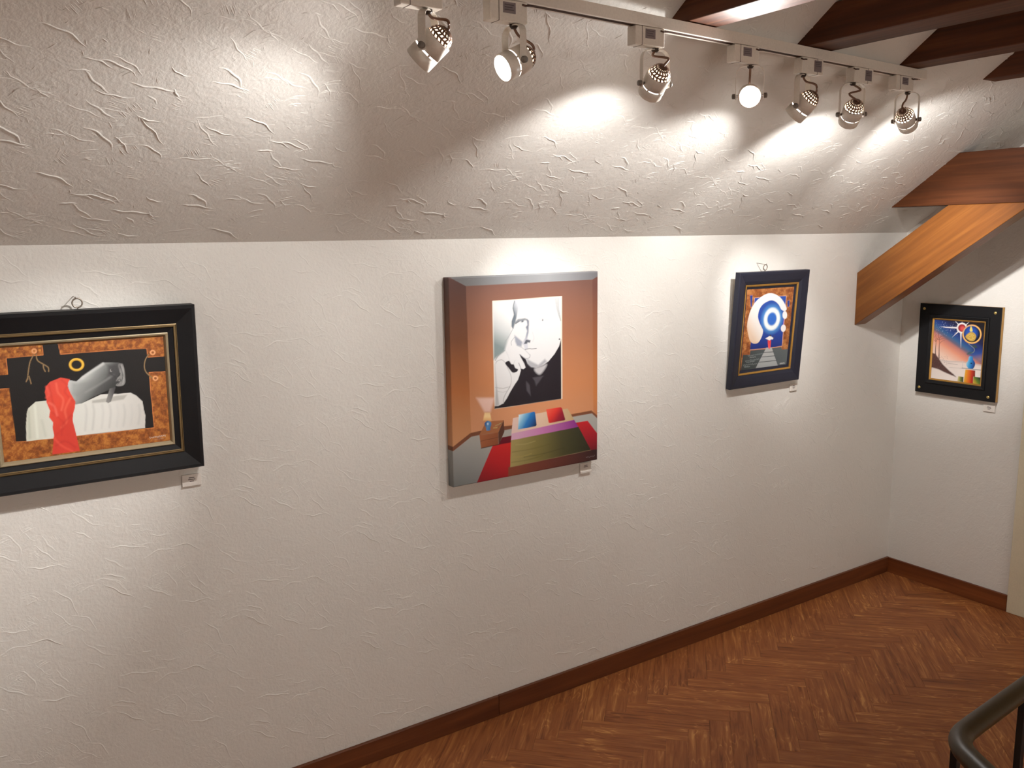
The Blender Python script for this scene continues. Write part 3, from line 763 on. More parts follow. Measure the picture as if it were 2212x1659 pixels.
    a.stroke(fB((556, 650), (802, 596)), .9, (98, 56, 36), .4, 1, 0); a.stroke(fB((566, 748), (802, 697)), 1.4, (54, 38, 34), .4, 1, 0)
    a.stroke(fB((735, 470), (780, 465)), 2.2, (186, 164, 104)); a.stroke(fB((760, 440), (840, 405)), 1.6, (170, 152, 112)); a.stroke(fB((790, 470), (850, 400)), 1.2, (120, 96, 70))
    a.poly(fB((500, 60), (750, 60), (690, 250), (610, 250)), (236, 206, 196), 3.2, .75)
    a.poly(fB((612, 262), (686, 262), (706, 372), (590, 372)), grad(fB((650, 250))[0], fB((650, 372))[0], (240, 204, 150), (246, 218, 160), (232, 178, 112)), 1.2)
    a.poly(fB((615, 400), (655, 372), (700, 395), (702, 430), (688, 470), (690, 500), (638, 506), (632, 470), (612, 430)), grad(fB((615, 420))[0], fB((700, 450))[0], (44, 90, 150), (92, 148, 196), (60, 110, 170)), .5, 1, 3)
    a.ell(fB((655, 415))[0], 1.6, 2.4, (200, 220, 236), 0, .9)
    scribble(a, 1266, 988, 1284, 984.5, 3, (150, 140, 142), .7, 9, 4, .8)
    # the portrait hung above the bed
    a.poly(fF((84, 128), (1047, 60), (1052, 1478), (116, 1620)), (226, 214, 196))
    a.poly(fF((96, 140), (1030, 74), (1034, 1476), (122, 1612)), (212, 212, 212))
    a.poly(fF((96, 140), (400, 120), (340, 560), (250, 820), (104, 940)), grad(fF((330, 330))[0], fF((120, 720))[0], (218, 218, 216), (190, 194, 194), (124, 138, 138)), 2.5)
    # hair and side of the face
    a.poly(fF((396, 118), (462, 116), (446, 220), (425, 330), (404, 420), (388, 470), (376, 512), (350, 480), (352, 410), (382, 320), (370, 230)), grad(fF((380, 300))[0], fF((470, 260))[0], (104, 114, 122), (196, 200, 206)), 1.3)
    a.stroke(fF((392, 130), (372, 230), (396, 320), (366, 400), (368, 500)), 1.6, (92, 102, 112), .7)
    a.poly(fF((395, 424), (440, 380), (540, 366), (590, 400), (588, 470), (556, 380), (470, 400), (410, 446)), (112, 120, 128), 1.4, .9)
    a.stroke(fF((405, 442), (465, 406), (540, 388), (578, 402)), 1.2, (66, 72, 80), .5)
    a.ell(fF((500, 410))[0], 3.2, 1.8, (120, 128, 138), -.3, .8); a.ell(fF((506, 410))[0], 1.2, 1.2, (50, 54, 60), 0, .5)
    a.poly(fF((560, 372), (588, 400), (586, 560), (566, 650), (612, 674), (602, 704), (572, 700), (580, 792), (536, 800), (520, 740), (494, 716), (540, 640), (566, 540), (548, 490), (570, 460)), grad(fF((590, 500))[0], fF((500, 700))[0], (116, 122, 136), (150, 154, 166), (190, 192, 200)), 1.2)
    a.poly(fF((392, 600), (440, 640), (500, 690), (486, 760), (424, 742), (402, 690)), (136, 142, 156), 1.8, .9)
    a.poly(fF((550, 664), (612, 672), (604, 704), (572, 698), (560, 720), (520, 720)), (86, 90, 98), .9)
    a.stroke(fF((536, 798), (600, 786), (640, 790), (694, 782)), 1.1, (84, 86, 92), .5)
    a.ell(fF((780, 392))[0], 1.3, 1.8, (96, 96, 100), 0, .5); a.stroke(fF((730, 385), (780, 372), (850, 390)), .9, (178, 178, 182), .8, .7)
    a.stroke(fF((720, 320), (800, 300), (880, 330)), 1.6, (186, 186, 190), 1.2, .6)
    a.stroke(fF((640, 560), (660, 640), (640, 690)), 1.2, (188, 188, 192), 1.2, .6)
    for k in range(4):
        a.stroke(fF((952+16*k, 90), (972+10*k, 220), (1002+6*k, 330), (1030, 400)), 1.0, (150, 154, 154), .8, .8)
    # jacket and neck
    blk = (30, 25, 32)
    a.poly(fF((1034, 655), (1005, 755), (945, 858), (862, 960), (790, 1010), (690, 1048), (620, 1036), (574, 992), (548, 932), (512, 905), (458, 862), (492, 930), (526, 990), (545, 1046), (516, 1068), (472, 1058), (480, 1085), (462, 1150), (440, 1215), (392, 1285), (332, 1385), (288, 1470), (240, 1540), (170, 1576), (118, 1580), (116, 1616), (1036, 1480)), blk, .7)
    a.ell(fF((1012, 655))[0], 1.6, 1.6, (60, 60, 62), 0, .5)
    a.poly(fF((560, 925), (620, 960), (720, 1010), (810, 930), (840, 960), (760, 1030), (690, 1052), (618, 1038), (572, 992)), (150, 150, 156), 2.2, .85)
    a.poly(fF((668, 1062), (760, 1030), (838, 1000), (800, 1082), (742, 1142), (690, 1116)), (182, 180, 182), 2.4, .95, 4)
    a.poly(fF((640, 1186), (790, 1160), (740, 1230), (690, 1300), (670, 1230)), (70, 66, 72), 1.6); a.poly(fF((552, 1232), (600, 1290), (617, 1440), (560, 1366)), (72, 68, 74), 1.4)
    # hand
    a.poly(fF((262, 985), (318, 955), (346, 998), (382, 1005), (402, 1052), (442, 1072), (420, 1106), (366, 1116), (318, 1062)), blk, .7, 1, 3)
    a.poly(fF((122, 1000), (136, 1320), (124, 1580), (180, 1560), (150, 1330)), (120, 120, 122), 1.6, .5)
    for q, w, c in ((((128, 950), (170, 880), (258, 810)), 1.4, (126, 132, 134)), (((262, 800), (258, 700), (300, 640), (372, 510)), 1.2, (150, 154, 158)), (((350, 740), (348, 690), (395, 625)), .9, (120, 126, 132)),
                    (((130, 1322), (230, 1332), (330, 1310)), 1.1, (150, 150, 150)), (((140, 1368), (220, 1386), (290, 1370)), .8, (168, 168, 168)), (((290, 1040), (340, 1150), (345, 1260), (310, 1340)), 1.2, (158, 158, 158)),
                    (((135, 990), (150, 960), (215, 940), (265, 980)), 1.0, (140, 140, 142)), (((425, 740), (520, 790), (600, 870)), .9, (150, 152, 158)), (((262, 800), (310, 900), (318, 955)), .9, (190, 190, 192)), (((378, 1000), (400, 950)), .8, (180, 180, 184)), (((450, 985), (478, 1050)), 1.4, (120, 118, 128)), (((240, 1540), (250, 1450), (330, 1310)), 1.6, (160, 160, 160))):
        a.stroke(fF(*q), w, c, .6, .85)
    a.stroke(fF((470, 868), (530, 915), (595, 912), (606, 870)), 1.0, (110, 110, 120), .6, .8)
bo = on_plane(981, 1055, (0, -.036, 0), np.array([0, 1., 0])); bt_ = on_plane(967, 599.7, (0, -.036, 0), np.array([0, 1., 0]))
br_ = on_plane(1290.4, 991, (0, -.036, 0), np.array([0, 1., 0]))
bo[0] = (bo[0]+bt_[0])/2; bo[2] = (bo[2]+br_[2])/2
pB = Pic(bo, (1, 0, 0), (bo[0], -.036, bt_[2]))
rB = pic_root('canvas_painting', pB, 'unframed bedroom painting with a black and white portrait above a bed', 'painting')
wB = br_[0]-bo[0]
canvas(pB, rB, (.003, wB-.003, .003, pB.h-.003), 300, 360, 0, paint_bedroom, 'painted_canvas', .034)
sb = bmesh.new(); fwid = .04
for q in ((.006, fwid, .006, pB.h-.006), (wB-fwid, wB-.006, .006, pB.h-.006), (fwid, wB-fwid, .006, fwid), (fwid, wB-fwid, pB.h-fwid, pB.h-.006)): box_bm(q[0], q[1], .012, .033, q[2], q[3], bm=sb)
bm_obj('stretcher', sb, M['canvasedge'], rB)

# --- left picture: hand on a white cloth
fC, fL, fR = crop(0, 620, 3.318), crop(0, 700, 5.185), crop(180, 700, 5.532)
def paint_hand(a):
    rnd = random.Random(5)
    a.fill((10, 10, 12))
    rs = rust((112, 58, 20), (150, 84, 32), (184, 118, 52), .42, 3)
    edge = (226, 138, 78)
    tl = fL((-420, 245), (475, 215), (497, 360), (75, 395), (98, 580), (-420, 612))
    lo = fL((-420, 762), (110, 738), (190, 1340)) + fR((0, 1352), (866, 1256), (803, 592), (1100, 576), (1100, 1500)) + fL((0, 1640), (-420, 1680))
    to = fL((655, 198), (690, 352)) + fR((0, 352), (772, 300), (792, 408), (1100, 388), (1100, 100)) + fL((655, 150),)
    for q in (tl, lo, to): a.poly(q, rs)
    for k in range(240):
        x, y = rnd.uniform(-130, 372), rnd.uniform(724, 1000); c = rnd.choice(((210, 140, 70), (196, 120, 54), (96, 46, 18), (222, 160, 90)))
        i = a._near([(x, y)], 3)
        if len(i) and a.c[i].mean() > .05: a.ell((x, y), rnd.uniform(.5, 1.3), rnd.uniform(.4, .9), c, rnd.random()*3, .5, .6)
    for q in (fL((475, 215), (497, 360), (75, 395), (98, 580)), fL((655, 198), (690, 352)) + fR((0, 352), (772, 300), (792, 408), (975, 398)), fL((-420, 762), (110, 738)), fL((190, 1340),) + fR((0, 1352), (866, 1256), (803, 592), (1000, 582))):
        a.stroke(q, 1.0, edge, .4, .85, 0)
    # white cloth
    cl = fL((305, 1332), (300, 1150), (310, 1010), (325, 960), (410, 885), (530, 875), (860, 912)) + fR((0, 962), (225, 858), (310, 852), (430, 850), (500, 842), (580, 835), (650, 870), (725, 940), (742, 1040), (760, 1110), (756, 1260), (0, 1348))
    a.poly(cl, grad((60, 900), (320, 900), (204, 206, 190), (214, 216, 208), (212, 212, 206), (194, 192, 186)))
    for q, c, al in ((((330, 1000), (345, 1290)), (170, 176, 160), .5), (((400, 930), (430, 1285)), (226, 230, 216), .7), (((480, 1100), (520, 1270)), (186, 190, 178), .5)):
        a.stroke(fL(*q), 5, c, 2.5, al)
    for x, c in ((40, 190), (130, 182), (240, 196), (330, 186), (420, 198), (500, 184), (590, 192), (680, 178)):
        a.stroke(fR((x, 985), (x+14, 1080), (x-4, 1312-.117*x-22)), 4.5, (c, c, c-4), 2.4, .55)
    a.poly(fR((120, 930), (300, 900), (420, 870), (540, 862), (500, 915), (330, 945), (120, 962)), (132, 130, 122), 1.6, .55)
    # arm and hand
    arm = fL((775, 640), (868, 657)) + fR((0, 640), (140, 545), (248, 474), (340, 472), (440, 474), (480, 490), (505, 560), (500, 640), (420, 720), (395, 770), (300, 812), (120, 892), (0, 960)) + fL((862, 918), (800, 800), (770, 705))
    a.poly(arm, grad(fR((40, 600))[0], fR((330, 800))[0], (188, 192, 190), (136, 140, 138), (82, 84, 84), (54, 56, 56)), .6)
    a.poly(fR((-120, 720), (0, 700), (150, 690), (280, 640), (120, 800), (-60, 900), (-140, 860)), (120, 124, 122), 5, .5)
    a.stroke(fR((0, 660), (130, 570), (250, 490)), 5, (204, 206, 204), 2.5, .7)
    a.stroke(fR((40, 830), (200, 740), (380, 620)), 4, (150, 152, 150), 2.4, .5)
    a.poly(fR((300, 500), (430, 490), (452, 610), (400, 700), (330, 620)), (62, 62, 64), 4, .75)
    a.poly(fR((432, 500), (470, 484), (492, 500), (516, 600), (520, 690), (480, 700), (456, 610)), grad(fR((440, 560))[0], fR((520, 600))[0], (112, 112, 112), (142, 142, 140), (84, 84, 84)), .7, 1, 3)
    a.poly(fR((405, 696), (440, 640), (486, 626), (520, 690), (500, 745), (440, 758), (404, 744), (450, 700)), (128, 128, 126), .7, 1, 3)
    a.stroke(fR((452, 512), (476, 580), (486, 650), (470, 700)), 1.2, (58, 58, 60), .6, .9)
    a.stroke(fR((470, 500), (498, 580), (504, 660), (488, 730)), 1.6, (172, 172, 168), .8, .7)
    a.stroke(fR((330, 600), (390, 640), (420, 690)), 2.0, (44, 44, 46), 1.4, .6)
    a.stroke(fR((414, 706), (450, 670), (462, 690), (424, 738)), 1.0, (44, 44, 46), .5)
    a.stroke(fR((432, 640), (450, 620), (458, 600)), 1.3, (30, 30, 32), .6)
    a.poly(fR((330, 786), (402, 768), (386, 830), (345, 945), (312, 962), (286, 945)), grad(fR((300, 870))[0], fR((390, 850))[0], (124, 124, 122), (70, 70, 72)), .6)
    c = fR((350, 566))[0]; a.ell(c, 2.6, 3.4, (168, 168, 166), .3, .5); a.ell((c[0]+1.2, c[1]-.9), 2.5, 3.1, (66, 66, 68), .3, .5)
    # red drapery
    red = fL((525, 715), (570, 662), (690, 614), (795, 632), (778, 665), (768, 712), (805, 795), (858, 885), (850, 960), (832, 1020), (826, 1095), (870, 1270), (908, 1440), (596, 1480), (616, 1262), (600, 1180), (606, 1120), (560, 1060), (572, 990), (530, 890), (532, 850), (512, 780))
    a.poly(red, grad((110, 830), (170, 900), (214, 74, 58), (222, 72, 52), (208, 62, 48)), .6)
    for q, c in ((((560, 700), (580, 800), (620, 960)), (196, 54, 44)), (((640, 680), (660, 780), (720, 860), (700, 980)), (236, 112, 88)), (((700, 640), (760, 700), (740, 780), (830, 880)), (198, 56, 46)),
                 (((800, 850), (740, 980), (760, 1100), (700, 1180)), (236, 108, 82)), (((600, 1010), (680, 1080), (740, 1160), (640, 1260)), (200, 54, 42)), (((560, 900), (620, 940), (650, 1040)), (238, 118, 100)),
                 (((810, 1040), (720, 1140), (700, 1260)), (194, 50, 42)), (((640, 1380), (740, 1330), (860, 1400)), (188, 46, 40)), (((620, 1300), (700, 1380), (820, 1440)), (234, 92, 72)), (((530, 720), (560, 800), (530, 840)), (232, 92, 76))):
        a.stroke(fL(*q), 4.5, c, 2.2, .6)
    # ring, ropes, eyelets
    a.ell(fL((870, 468))[0], 17.4, 14.8, (96, 62, 14), 0, .5, 1, .58); a.ell(fL((870, 468))[0], 16.6, 14, (214, 166, 44), 0, .6, 1, .68); a.ell(fL((868, 462))[0], 15.2, 12.8, (236, 204, 96), 0, .5, .6, .86)
    rope = (150, 124, 86)
    for q in (((385, 360), (345, 440), (325, 560), (318, 640)), ((415, 350), (430, 420), (500, 465), (550, 500), (556, 545)), ((495, 470), (500, 510), (518, 545)), ((335, 600), (358, 682)), ((318, 620), (302, 660))):
        a.stroke(fL(*q), 3.0, (84, 66, 44), .5); a.stroke(fL(*q), 1.7, rope, .5)
    for k in range(9): a.stroke(fL((374-6*k, 385+26*k), (358-5.4*k, 378+27*k)), .7, (70, 54, 36), .3, 1, 0)
    for q in (((800, 375), (760, 440), (748, 520), (770, 590), (850, 665)),): a.stroke(fR(*q), 3.0, (70, 54, 36), .5); a.stroke(fR(*q), 1.6, rope, .5)
    for p in (fL((392, 315))[0], fR((848, 352))[0], fR((880, 662))[0]): a.ell(p, 6.4, 6.0, (206, 140, 90), 0, .5, 1, .42); a.ell(p, 5.2, 4.8, (226, 170, 120), 0, .4, .7, .74)
    for p in ((30, 262), (205, 272), (450, 262), (455, 305), (175, 320), (70, 315)): a.ell(fL(p)[0], 2.8, 2.8, (206, 140, 60), 0, .8, .8)
    scribble(a, 327, 949, 361, 944, 4.5, (206, 196, 186), .7, 20, 8); scribble(a, 336, 953, 356, 950, 2.5, (190, 180, 170), .5, 10, 3, .6)
def flat_px(x, y, d, axis=1):
    n = np.array([0, 1., 0]) if axis == 1 else np.array([1., 0, 0]); return on_plane(x, y, n*d, n)
b_ = flat_px(444, 1007, -.052); t_ = flat_px(419, 658, -.074)
xr = (b_[0]+t_[0])/2; wP = .602
p1 = Pic((xr-wP, -.052, b_[2]), (1, 0, 0), (xr-wP, -.074, t_[2]))
r1 = pic_root('framed_painting', p1, 'black framed painting of a grey hand on white cloth, at the left edge', 'painting')
FT = .047                                  # moulding depth
def insets(pic, w, pts):                   # pts: (px top right, px bottom right) -> inset from right / top / bottom
    (tu, tv), (bu, bv) = pic.uv(pts[0]), pic.uv(pts[1]); return ((w-(tu+bu)/2)+(pic.h-tv)+bv)/3
i1 = insets(p1, wP, fC((1265, 262), (1330, 1180))); i2 = insets(p1, wP, fC((1200, 325), (1262, 1125))); i3 = insets(p1, wP, fC((1170, 345), (1230, 1100)))
R0 = (0, wP, 0, p1.h)
ring('frame', R0, [(.004, FT), (0, FT-.002), (0, .004), (.003, 0), (.010, .0005), (i1-.004, .011), (i1, .012)], M['black'], r1)
ring('bronze_line', R0, [(i1, .012), (i1, .009), (i1+.002, .008), (i1+.003, .0105), (i1+.0055, .0105), (i1+.0065, .0085), (i1+.0085, .009), (i1+.0085, .013)], M['bronze'], r1)
ring('inner_frame', R0, [(i1+.0085, .012), (i2-.002, .016), (i2-.001, .02)], M['black'], r1)
ring('liner', R0, [(i2-.001, .02), (i2-.001, .0125), (i2+.001, .0115), (i2+(i3-i2)*.5, .0125), (i3-.001, .019), (i3, .021)], M['liner'], r1)
canvas(p1, r1, (i3, wP-i3, i3, p1.h-i3), 260, 190, .020, paint_hand, 'painted_panel')
bm_obj('backing_board', box_bm(.01, wP-.01, .0215, FT-.004, .01, p1.h-.01), M['canvasedge'], r1)
u_, v_ = p1.uv((172, 662)); hang_ring(r1, u_, p1.h, .040, .034)

# --- picture with the white arc and blue ring
fD, fG = crop(1560, 560, 5.35), crop(1600, 620, 8.729)
def paint_arc(a):
    rnd = random.Random(9)
    a.fill(rust((118, 62, 32), (150, 88, 46), (182, 124, 72), .5, 7))
    a.poly(fG((60, 1640), (110, 1290), (235, 1288), (245, 1205), (830, 1148), (848, 1196), (1000, 1178), (960, 1560)), grad(fG((120, 1500))[0], fG((900, 1200))[0], (52, 58, 58), (72, 80, 82), (88, 96, 98)))
    a.poly(fG((245, 1198), (330, 212), (930, 176), (848, 1128)), grad(fG((600, 230))[0], fG((560, 1160))[0], (40, 76, 160), (34, 72, 166), (22, 44, 116)))
    for q in (((240, 162), (296, 160), (280, 392), (258, 392)), ((950, 262), (994, 260), (986, 386), (946, 386))): a.poly(fG(*q), (206, 150, 128), .5); a.poly(fG(*[(x*.9+.1*sum(p[0] for p in q)/4, y*.94+.06*sum(p[1] for p in q)/4) for x, y in q]), (34, 58, 130), .4)
    for q in (((245, 1200), (540, 1175)), ((655, 1160), (848, 1128), (930, 176), (800, 180)), ((420, 208), (330, 214), (310, 420))): a.stroke(fG(*q), 1.0, (226, 176, 150), .4, .9, 0)
    a.stroke(fG((110, 1290), (235, 1288), (250, 1212), (540, 1185)), .8, (170, 96, 60), .4, .8, 0)
    # blue ring with its glow
    c = fG((657, 615))[0]
    a.ell(c, 21, 29, (96, 170, 226), .16, 5, .75, .35); a.ell(c, 17.2, 24.6, (232, 240, 240), .16, 1.6, 1, .58); a.ell(c, 9, 13.2, (46, 104, 196), .16, 1.6)
    arc = fG((610, 126), (480, 178), (350, 290), (260, 440), (206, 620), (188, 760), (212, 930), (250, 1040), (320, 1082), (400, 1060), (460, 960), (490, 850), (470, 785), (424, 690), (394, 572), (420, 440), (480, 345), (560, 290), (640, 262), (720, 282), (790, 350), (830, 430), (880, 462), (926, 450), (932, 400), (890, 310), (820, 212), (720, 146))
    a.poly(arc, grad(fG((210, 800))[0], fG((520, 640))[0], (214, 190, 168), (226, 220, 214), (230, 230, 230)), .6, 1, 3)
    a.stroke(fG((205, 800), (235, 980), (320, 1062), (390, 1050)), 1.6, (214, 172, 140), 1.0, .6)
    a.ell(fG((900, 540))[0], 5.0, 8.6, (232, 230, 230), 0, .5); a.ell(fG((872, 790))[0], 5.3, 7.9, (232, 228, 226), .1, .5); a.stroke(fG((888, 610), (876, 720)), 1.2, (214, 150, 190), .5)
    # stairs and figure
    a.poly(fG((550, 1158), (650, 1152), (766, 1496), (348, 1546)), grad(fG((600, 1160))[0], fG((560, 1530))[0], (170, 172, 170), (160, 164, 164), (148, 152, 152)))
    for q in (((500, 1250), (690, 1236)), ((466, 1334), (710, 1312)), ((415, 1434), (740, 1400))): a.stroke(fG(*q), 1.4, (70, 76, 78), .4, 1, 0)
    a.poly(fG((575, 1018), (642, 1018), (628, 1150), (606, 1190), (584, 1150)), grad(fG((600, 1020))[0], fG((600, 1190))[0], (206, 58, 62), (226, 88, 88)), .5)
    a.poly(fG((532, 985), (590, 950), (625, 930), (684, 975), (676, 1000), (640, 1002), (612, 1024), (574, 1004)), (232, 226, 222), .5)
    a.ell(fG((628, 928))[0], 1.6, 1.8, (64, 46, 40), 0, .4); a.stroke(fG((684, 978), (704, 922)), .8, (90, 74, 66), .4, 1, 0)
    for k, (x0, y0, x1, y1) in enumerate(((200, 1312, 490, 1272), (240, 1345, 350, 1330), (150, 1410, 420, 1372), (170, 1440, 330, 1412), (110, 1490, 380, 1462), (130, 1525, 240, 1515))):
        p, q = fG((x0, y0), (x1, y1)); scribble(a, p[0], p[1], q[0], q[1], 3.2, (158, 166, 166), .55, 16, 20+k, .75)
    p, q = fG((808, 1458), (896, 1446)); scribble(a, p[0], p[1], q[0], q[1], 3.0, (206, 206, 204), .8, 12, 41); a.stroke(fG((815, 1490), (930, 1474)), .5, (140, 146, 146), .4, .8, 0)
n1 = np.array([0, 1., 0])
bl = flat_px(1577, 842, -.032); brr = flat_px(1726, 821, -.032); tl_ = flat_px(1600, 589, -.070); trr = flat_px(1750.6, 583, -.070)
x0_ = (bl[0]+tl_[0])/2; x1_ = (brr[0]+trr[0])/2; z0_ = (bl[2]+brr[2])/2; z1_ = (tl_[2]+trr[2])/2
p3 = Pic((x0_, -.032, z0_), (1, 0, 0), (x0_, -.070, z1_)); w3 = x1_-x0_
r3 = pic_root('framed_painting', p3, 'dark framed tilted painting of a white arc around a glowing blue ring', 'painting')
g0 = p3.rect(*fD((330, 310), (935, 280), (830, 1285), (230, 1355))); a0 = p3.rect(*fD((340, 366), (865, 335), (795, 1240), (265, 1300)))
j1 = (g0[0]+(w3-g0[1])+g0[2]+(p3.h-g0[3]))/4; 
R3 = (0, w3, 0, p3.h)
ring('frame', R3, [(.004, .028), (0, .026), (0, .003), (.003, 0), (.012, .0003), (j1*.72, .006), (j1-.001, .0125), (j1, .016)], M['blueblack'], r3)
ring('gilt_edge', R3, [(j1, .016), (j1, .0115), (j1+.002, .0108), (j1+.0085, .0135), (j1+.0085, .018)], M['gold'], r3)
k3 = .5*((a0[0]-g0[0])+(g0[1]-a0[1])); k3 = max(.016, k3); k3v = max(.016, .5*((a0[2]-g0[2])+(g0[3]-a0[3])))
kk = j1+min(k3, k3v)
ring('inner_frame', R3, [(j1+.0085, .0175), (kk-.002, .0195), (kk, .0225)], M['blueblack'], r3)
canvas(p3, r3, (kk, w3-kk, kk, p3.h-kk), 150, 190, .0205, paint_arc, 'painted_panel')
bm_obj('backing_board', box_bm(.01, w3-.01, .0235, .0275, .01, p3.h-.01), M['canvasedge'], r3)
u_, v_ = p3.uv((1662, 585)); hang_ring(r3, u_, p3.h, .024, .048)

# --- small picture on the end wall
fE, fH = crop(1950, 640, 6.382), crop(2005, 680, 10.371)
def paint_winter(a):
    rnd = random.Random(12)
    nv = np.array([.571, -.821]); o_ = np.array(fH((660, 705))[0])
    stops = np.array([-60, -34, -16, -5, 0, 7, 16, 32, 60]); cs = np.array([lin(c) for c in ((232, 216, 204), (232, 196, 176), (222, 148, 120), (186, 118, 108), (104, 96, 116), (52, 96, 140), (34, 64, 132), (26, 30, 70), (18, 14, 22))])
    def sky(x, y):
        d = (x-o_[0])*nv[0]+(y-o_[1])*nv[1]
        return np.stack([np.interp(d, stops, cs[:, k]) for k in range(3)], 1)
    a.fill(sky)
    a.poly(fH((1040, 700), (1250, 760), (1200, 1100), (900, 900)), grad(fH((1060, 760))[0], fH((1120, 1000))[0], (24, 40, 110), (40, 72, 150), (150, 110, 120)), 5, .8)
    for k in range(70): 
        p = fH((rnd.uniform(160, 640), rnd.uniform(110, 480)))[0]; a.ell(p, rnd.uniform(.3, .8), .4, (190, 196, 220), rnd.random()*3, .35, .8)
    # snow field, far hedge, pale wall
    a.poly(fH((30, 1010), (330, 1010), (760, 1060), (1200, 1130), (1200, 1650), (0, 1480)), grad(fH((500, 1030))[0], fH((480, 1450))[0], (222, 204, 194), (226, 214, 206), (230, 220, 214)), 2)
    a.stroke(fH((250, 1010), (420, 1050), (760, 1060), (1180, 1140)), 2.2, (186, 172, 170), 1.4, .7); a.stroke(fH((430, 1090), (640, 1118)), 1.2, (160, 148, 144), .6, .8); a.stroke(fH((450, 1180), (760, 1205)), .9, (180, 170, 164), .6, .8)
    a.stroke(fH((760, 1040), (750, 1190)), 1.4, (200, 190, 186), .8, .8)
    # dark slope with two bare trees
    br = (84, 56, 52)
    a.poly(fH((70, 850), (150, 880), (235, 1000), (300, 1100), (380, 1180), (450, 1250), (560, 1340), (610, 1396), (480, 1345), (350, 1290), (210, 1220), (55, 1178)), br, 1.2)
    for k in range(80):
        p = (rnd.uniform(60, 420), rnd.uniform(900, 1230)); a.ell(fH(p)[0], .6, .5, rnd.choice(((150, 124, 118), (54, 36, 36))), 0, .35, .5)
    for q, w in ((((150, 960), (148, 780), (160, 600), (120, 480)), 2.4), (((228, 980), (230, 760), (240, 600), (235, 540)), 2.2), (((235, 560), (180, 540), (150, 470), (170, 430)), 1.1), (((238, 560), (300, 540), (420, 550)), 1.0), (((235, 540), (215, 460), (220, 380)), 1.0), (((160, 600), (190, 540), (230, 500)), 1.0), (((158, 600), (110, 560)), .9), (((250, 640), (300, 590), (360, 580)), .7), (((240, 520), (300, 470), (350, 470)), .7)):
        a.stroke(fH(*q), w, (92, 60, 56), .5, .95, 4, True)
    # red sun with white rays
    s0 = fH((742, 298))[0]
    for q in (((742, 298), (380, 282), (260, 265)), ((742, 298), (520, 508)), ((720, 320), (716, 740)), ((742, 298), (590, 140)), ((742, 298), (745, 150)), ((742, 298), (905, 165))): a.stroke(fH(*q), 4.4, (226, 222, 222), .4, .95, 0, True)
    a.ell(s0, 11.6, 11.6, (228, 224, 222), 0, .4); a.ell(s0, 8.2, 8.2, (150, 34, 42), 0, .5); a.ell((s0[0]+1.4, s0[1]+1), 5, 5, (214, 84, 84), 0, 2.4)
    # gold circle with the yellow rose
    g = fH((966, 436))[0]
    a.ell(g, 21, 21, (206, 140, 62), 0, .5); a.ell(g, 20.2, 20.2, (232, 184, 108), 0, .5); a.ell(g, 17.6, 17.6, (14, 16, 34), 0, .5); a.ell((g[0]-2, g[1]-3), 13.5, 13.5, (32, 82, 176), 0, 4.5)
    a.poly(fH((820, 490), (870, 425), (940, 390), (1010, 405), (1060, 470), (1050, 530), (1010, 585), (930, 590), (860, 550)), (196, 158, 70), .6, 1, 3)
    for q in (((870, 470), (930, 430), (1010, 470)), ((880, 520), (940, 560), (1020, 520)), ((910, 490), (960, 470), (980, 520))): a.stroke(fH(*q), 1.2, (226, 198, 116), .6, .8)
    a.poly(fH((945, 255), (968, 300), (978, 372), (918, 372), (926, 300)), (222, 208, 110), .6, 1, 3)
    a.stroke(fH((890, 655), (960, 710), (1020, 770), (1000, 840), (900, 870)), 1.0, (150, 156, 132), .5); a.poly(fH((960, 665), (1050, 690), (1100, 755), (1010, 730)), (54, 74, 64), .6)
    a.poly(fH((840, 880), (900, 840), (1000, 830), (940, 880), (860, 900)), (46, 84, 84), 1.2, .8)
    # vase, ledge, coloured column
    a.poly(fH((905, 935), (980, 940), (990, 1000), (1038, 1090), (1005, 1195), (940, 1222), (872, 1190), (836, 1110), (880, 1020)), grad(fH((850, 1060))[0], fH((1030, 1100))[0], (150, 200, 220), (52, 150, 206), (30, 100, 176), (24, 50, 110)), .6, 1, 3)
    a.ell(fH((950, 1090))[0], 1.8, 1.3, (16, 22, 36), 0, .5)
    a.stroke(fH((745, 1196), (1180, 1244)), 1.8, (150, 144, 140), .5, 1, 0)
    a.poly(fH((820, 1226), (1040, 1252), (1035, 1390), (996, 1390), (990, 1556), (775, 1526)), grad(fH((800, 1380))[0], fH((1030, 1400))[0], (222, 168, 48), (220, 116, 32), (190, 50, 26), (110, 22, 22)), .6)
    a.poly(fH((660, 1378), (776, 1394), (770, 1518), (640, 1490)), grad(fH((650, 1440))[0], fH((770, 1450))[0], (206, 190, 120), (110, 124, 60), (20, 26, 30)), .8)
    a.poly(fH((1000, 1384), (1160, 1410), (1150, 1580), (985, 1556)), grad(fH((1000, 1520))[0], fH((1140, 1420))[0], (196, 160, 50), (90, 120, 40), (18, 34, 30)), .7)
q4 = [flat_px(*p, -.030, 0) for p in ((1988.4, 654.4), (2166.3, 665), (2146.7, 870.7), (1975.9, 844.2))]
yl = (q4[0][1]+q4[3][1])/2; yr = (q4[1][1]+q4[2][1])/2; zb_ = (q4[2][2]+q4[3][2])/2; zt_ = (q4[0][2]+q4[1][2])/2
p4 = Pic((-.030, yl, zb_), (0, -1, 0), (-.030, yl, zt_)); w4 = yl-yr
r4 = pic_root('framed_painting', p4, 'black framed winter painting with brass studs on the end wall', 'painting')
g4 = p4.rect(*fE((412, 300), (1145, 348), (1062, 1245), (352, 1148))); st4 = p4.rect(*fE((380, 262), (1212, 290), (1085, 1310), (310, 1170)))
R4 = (0, w4, 0, p4.h)
gi = [g4[0], w4-g4[1], g4[2], p4.h-g4[3]]
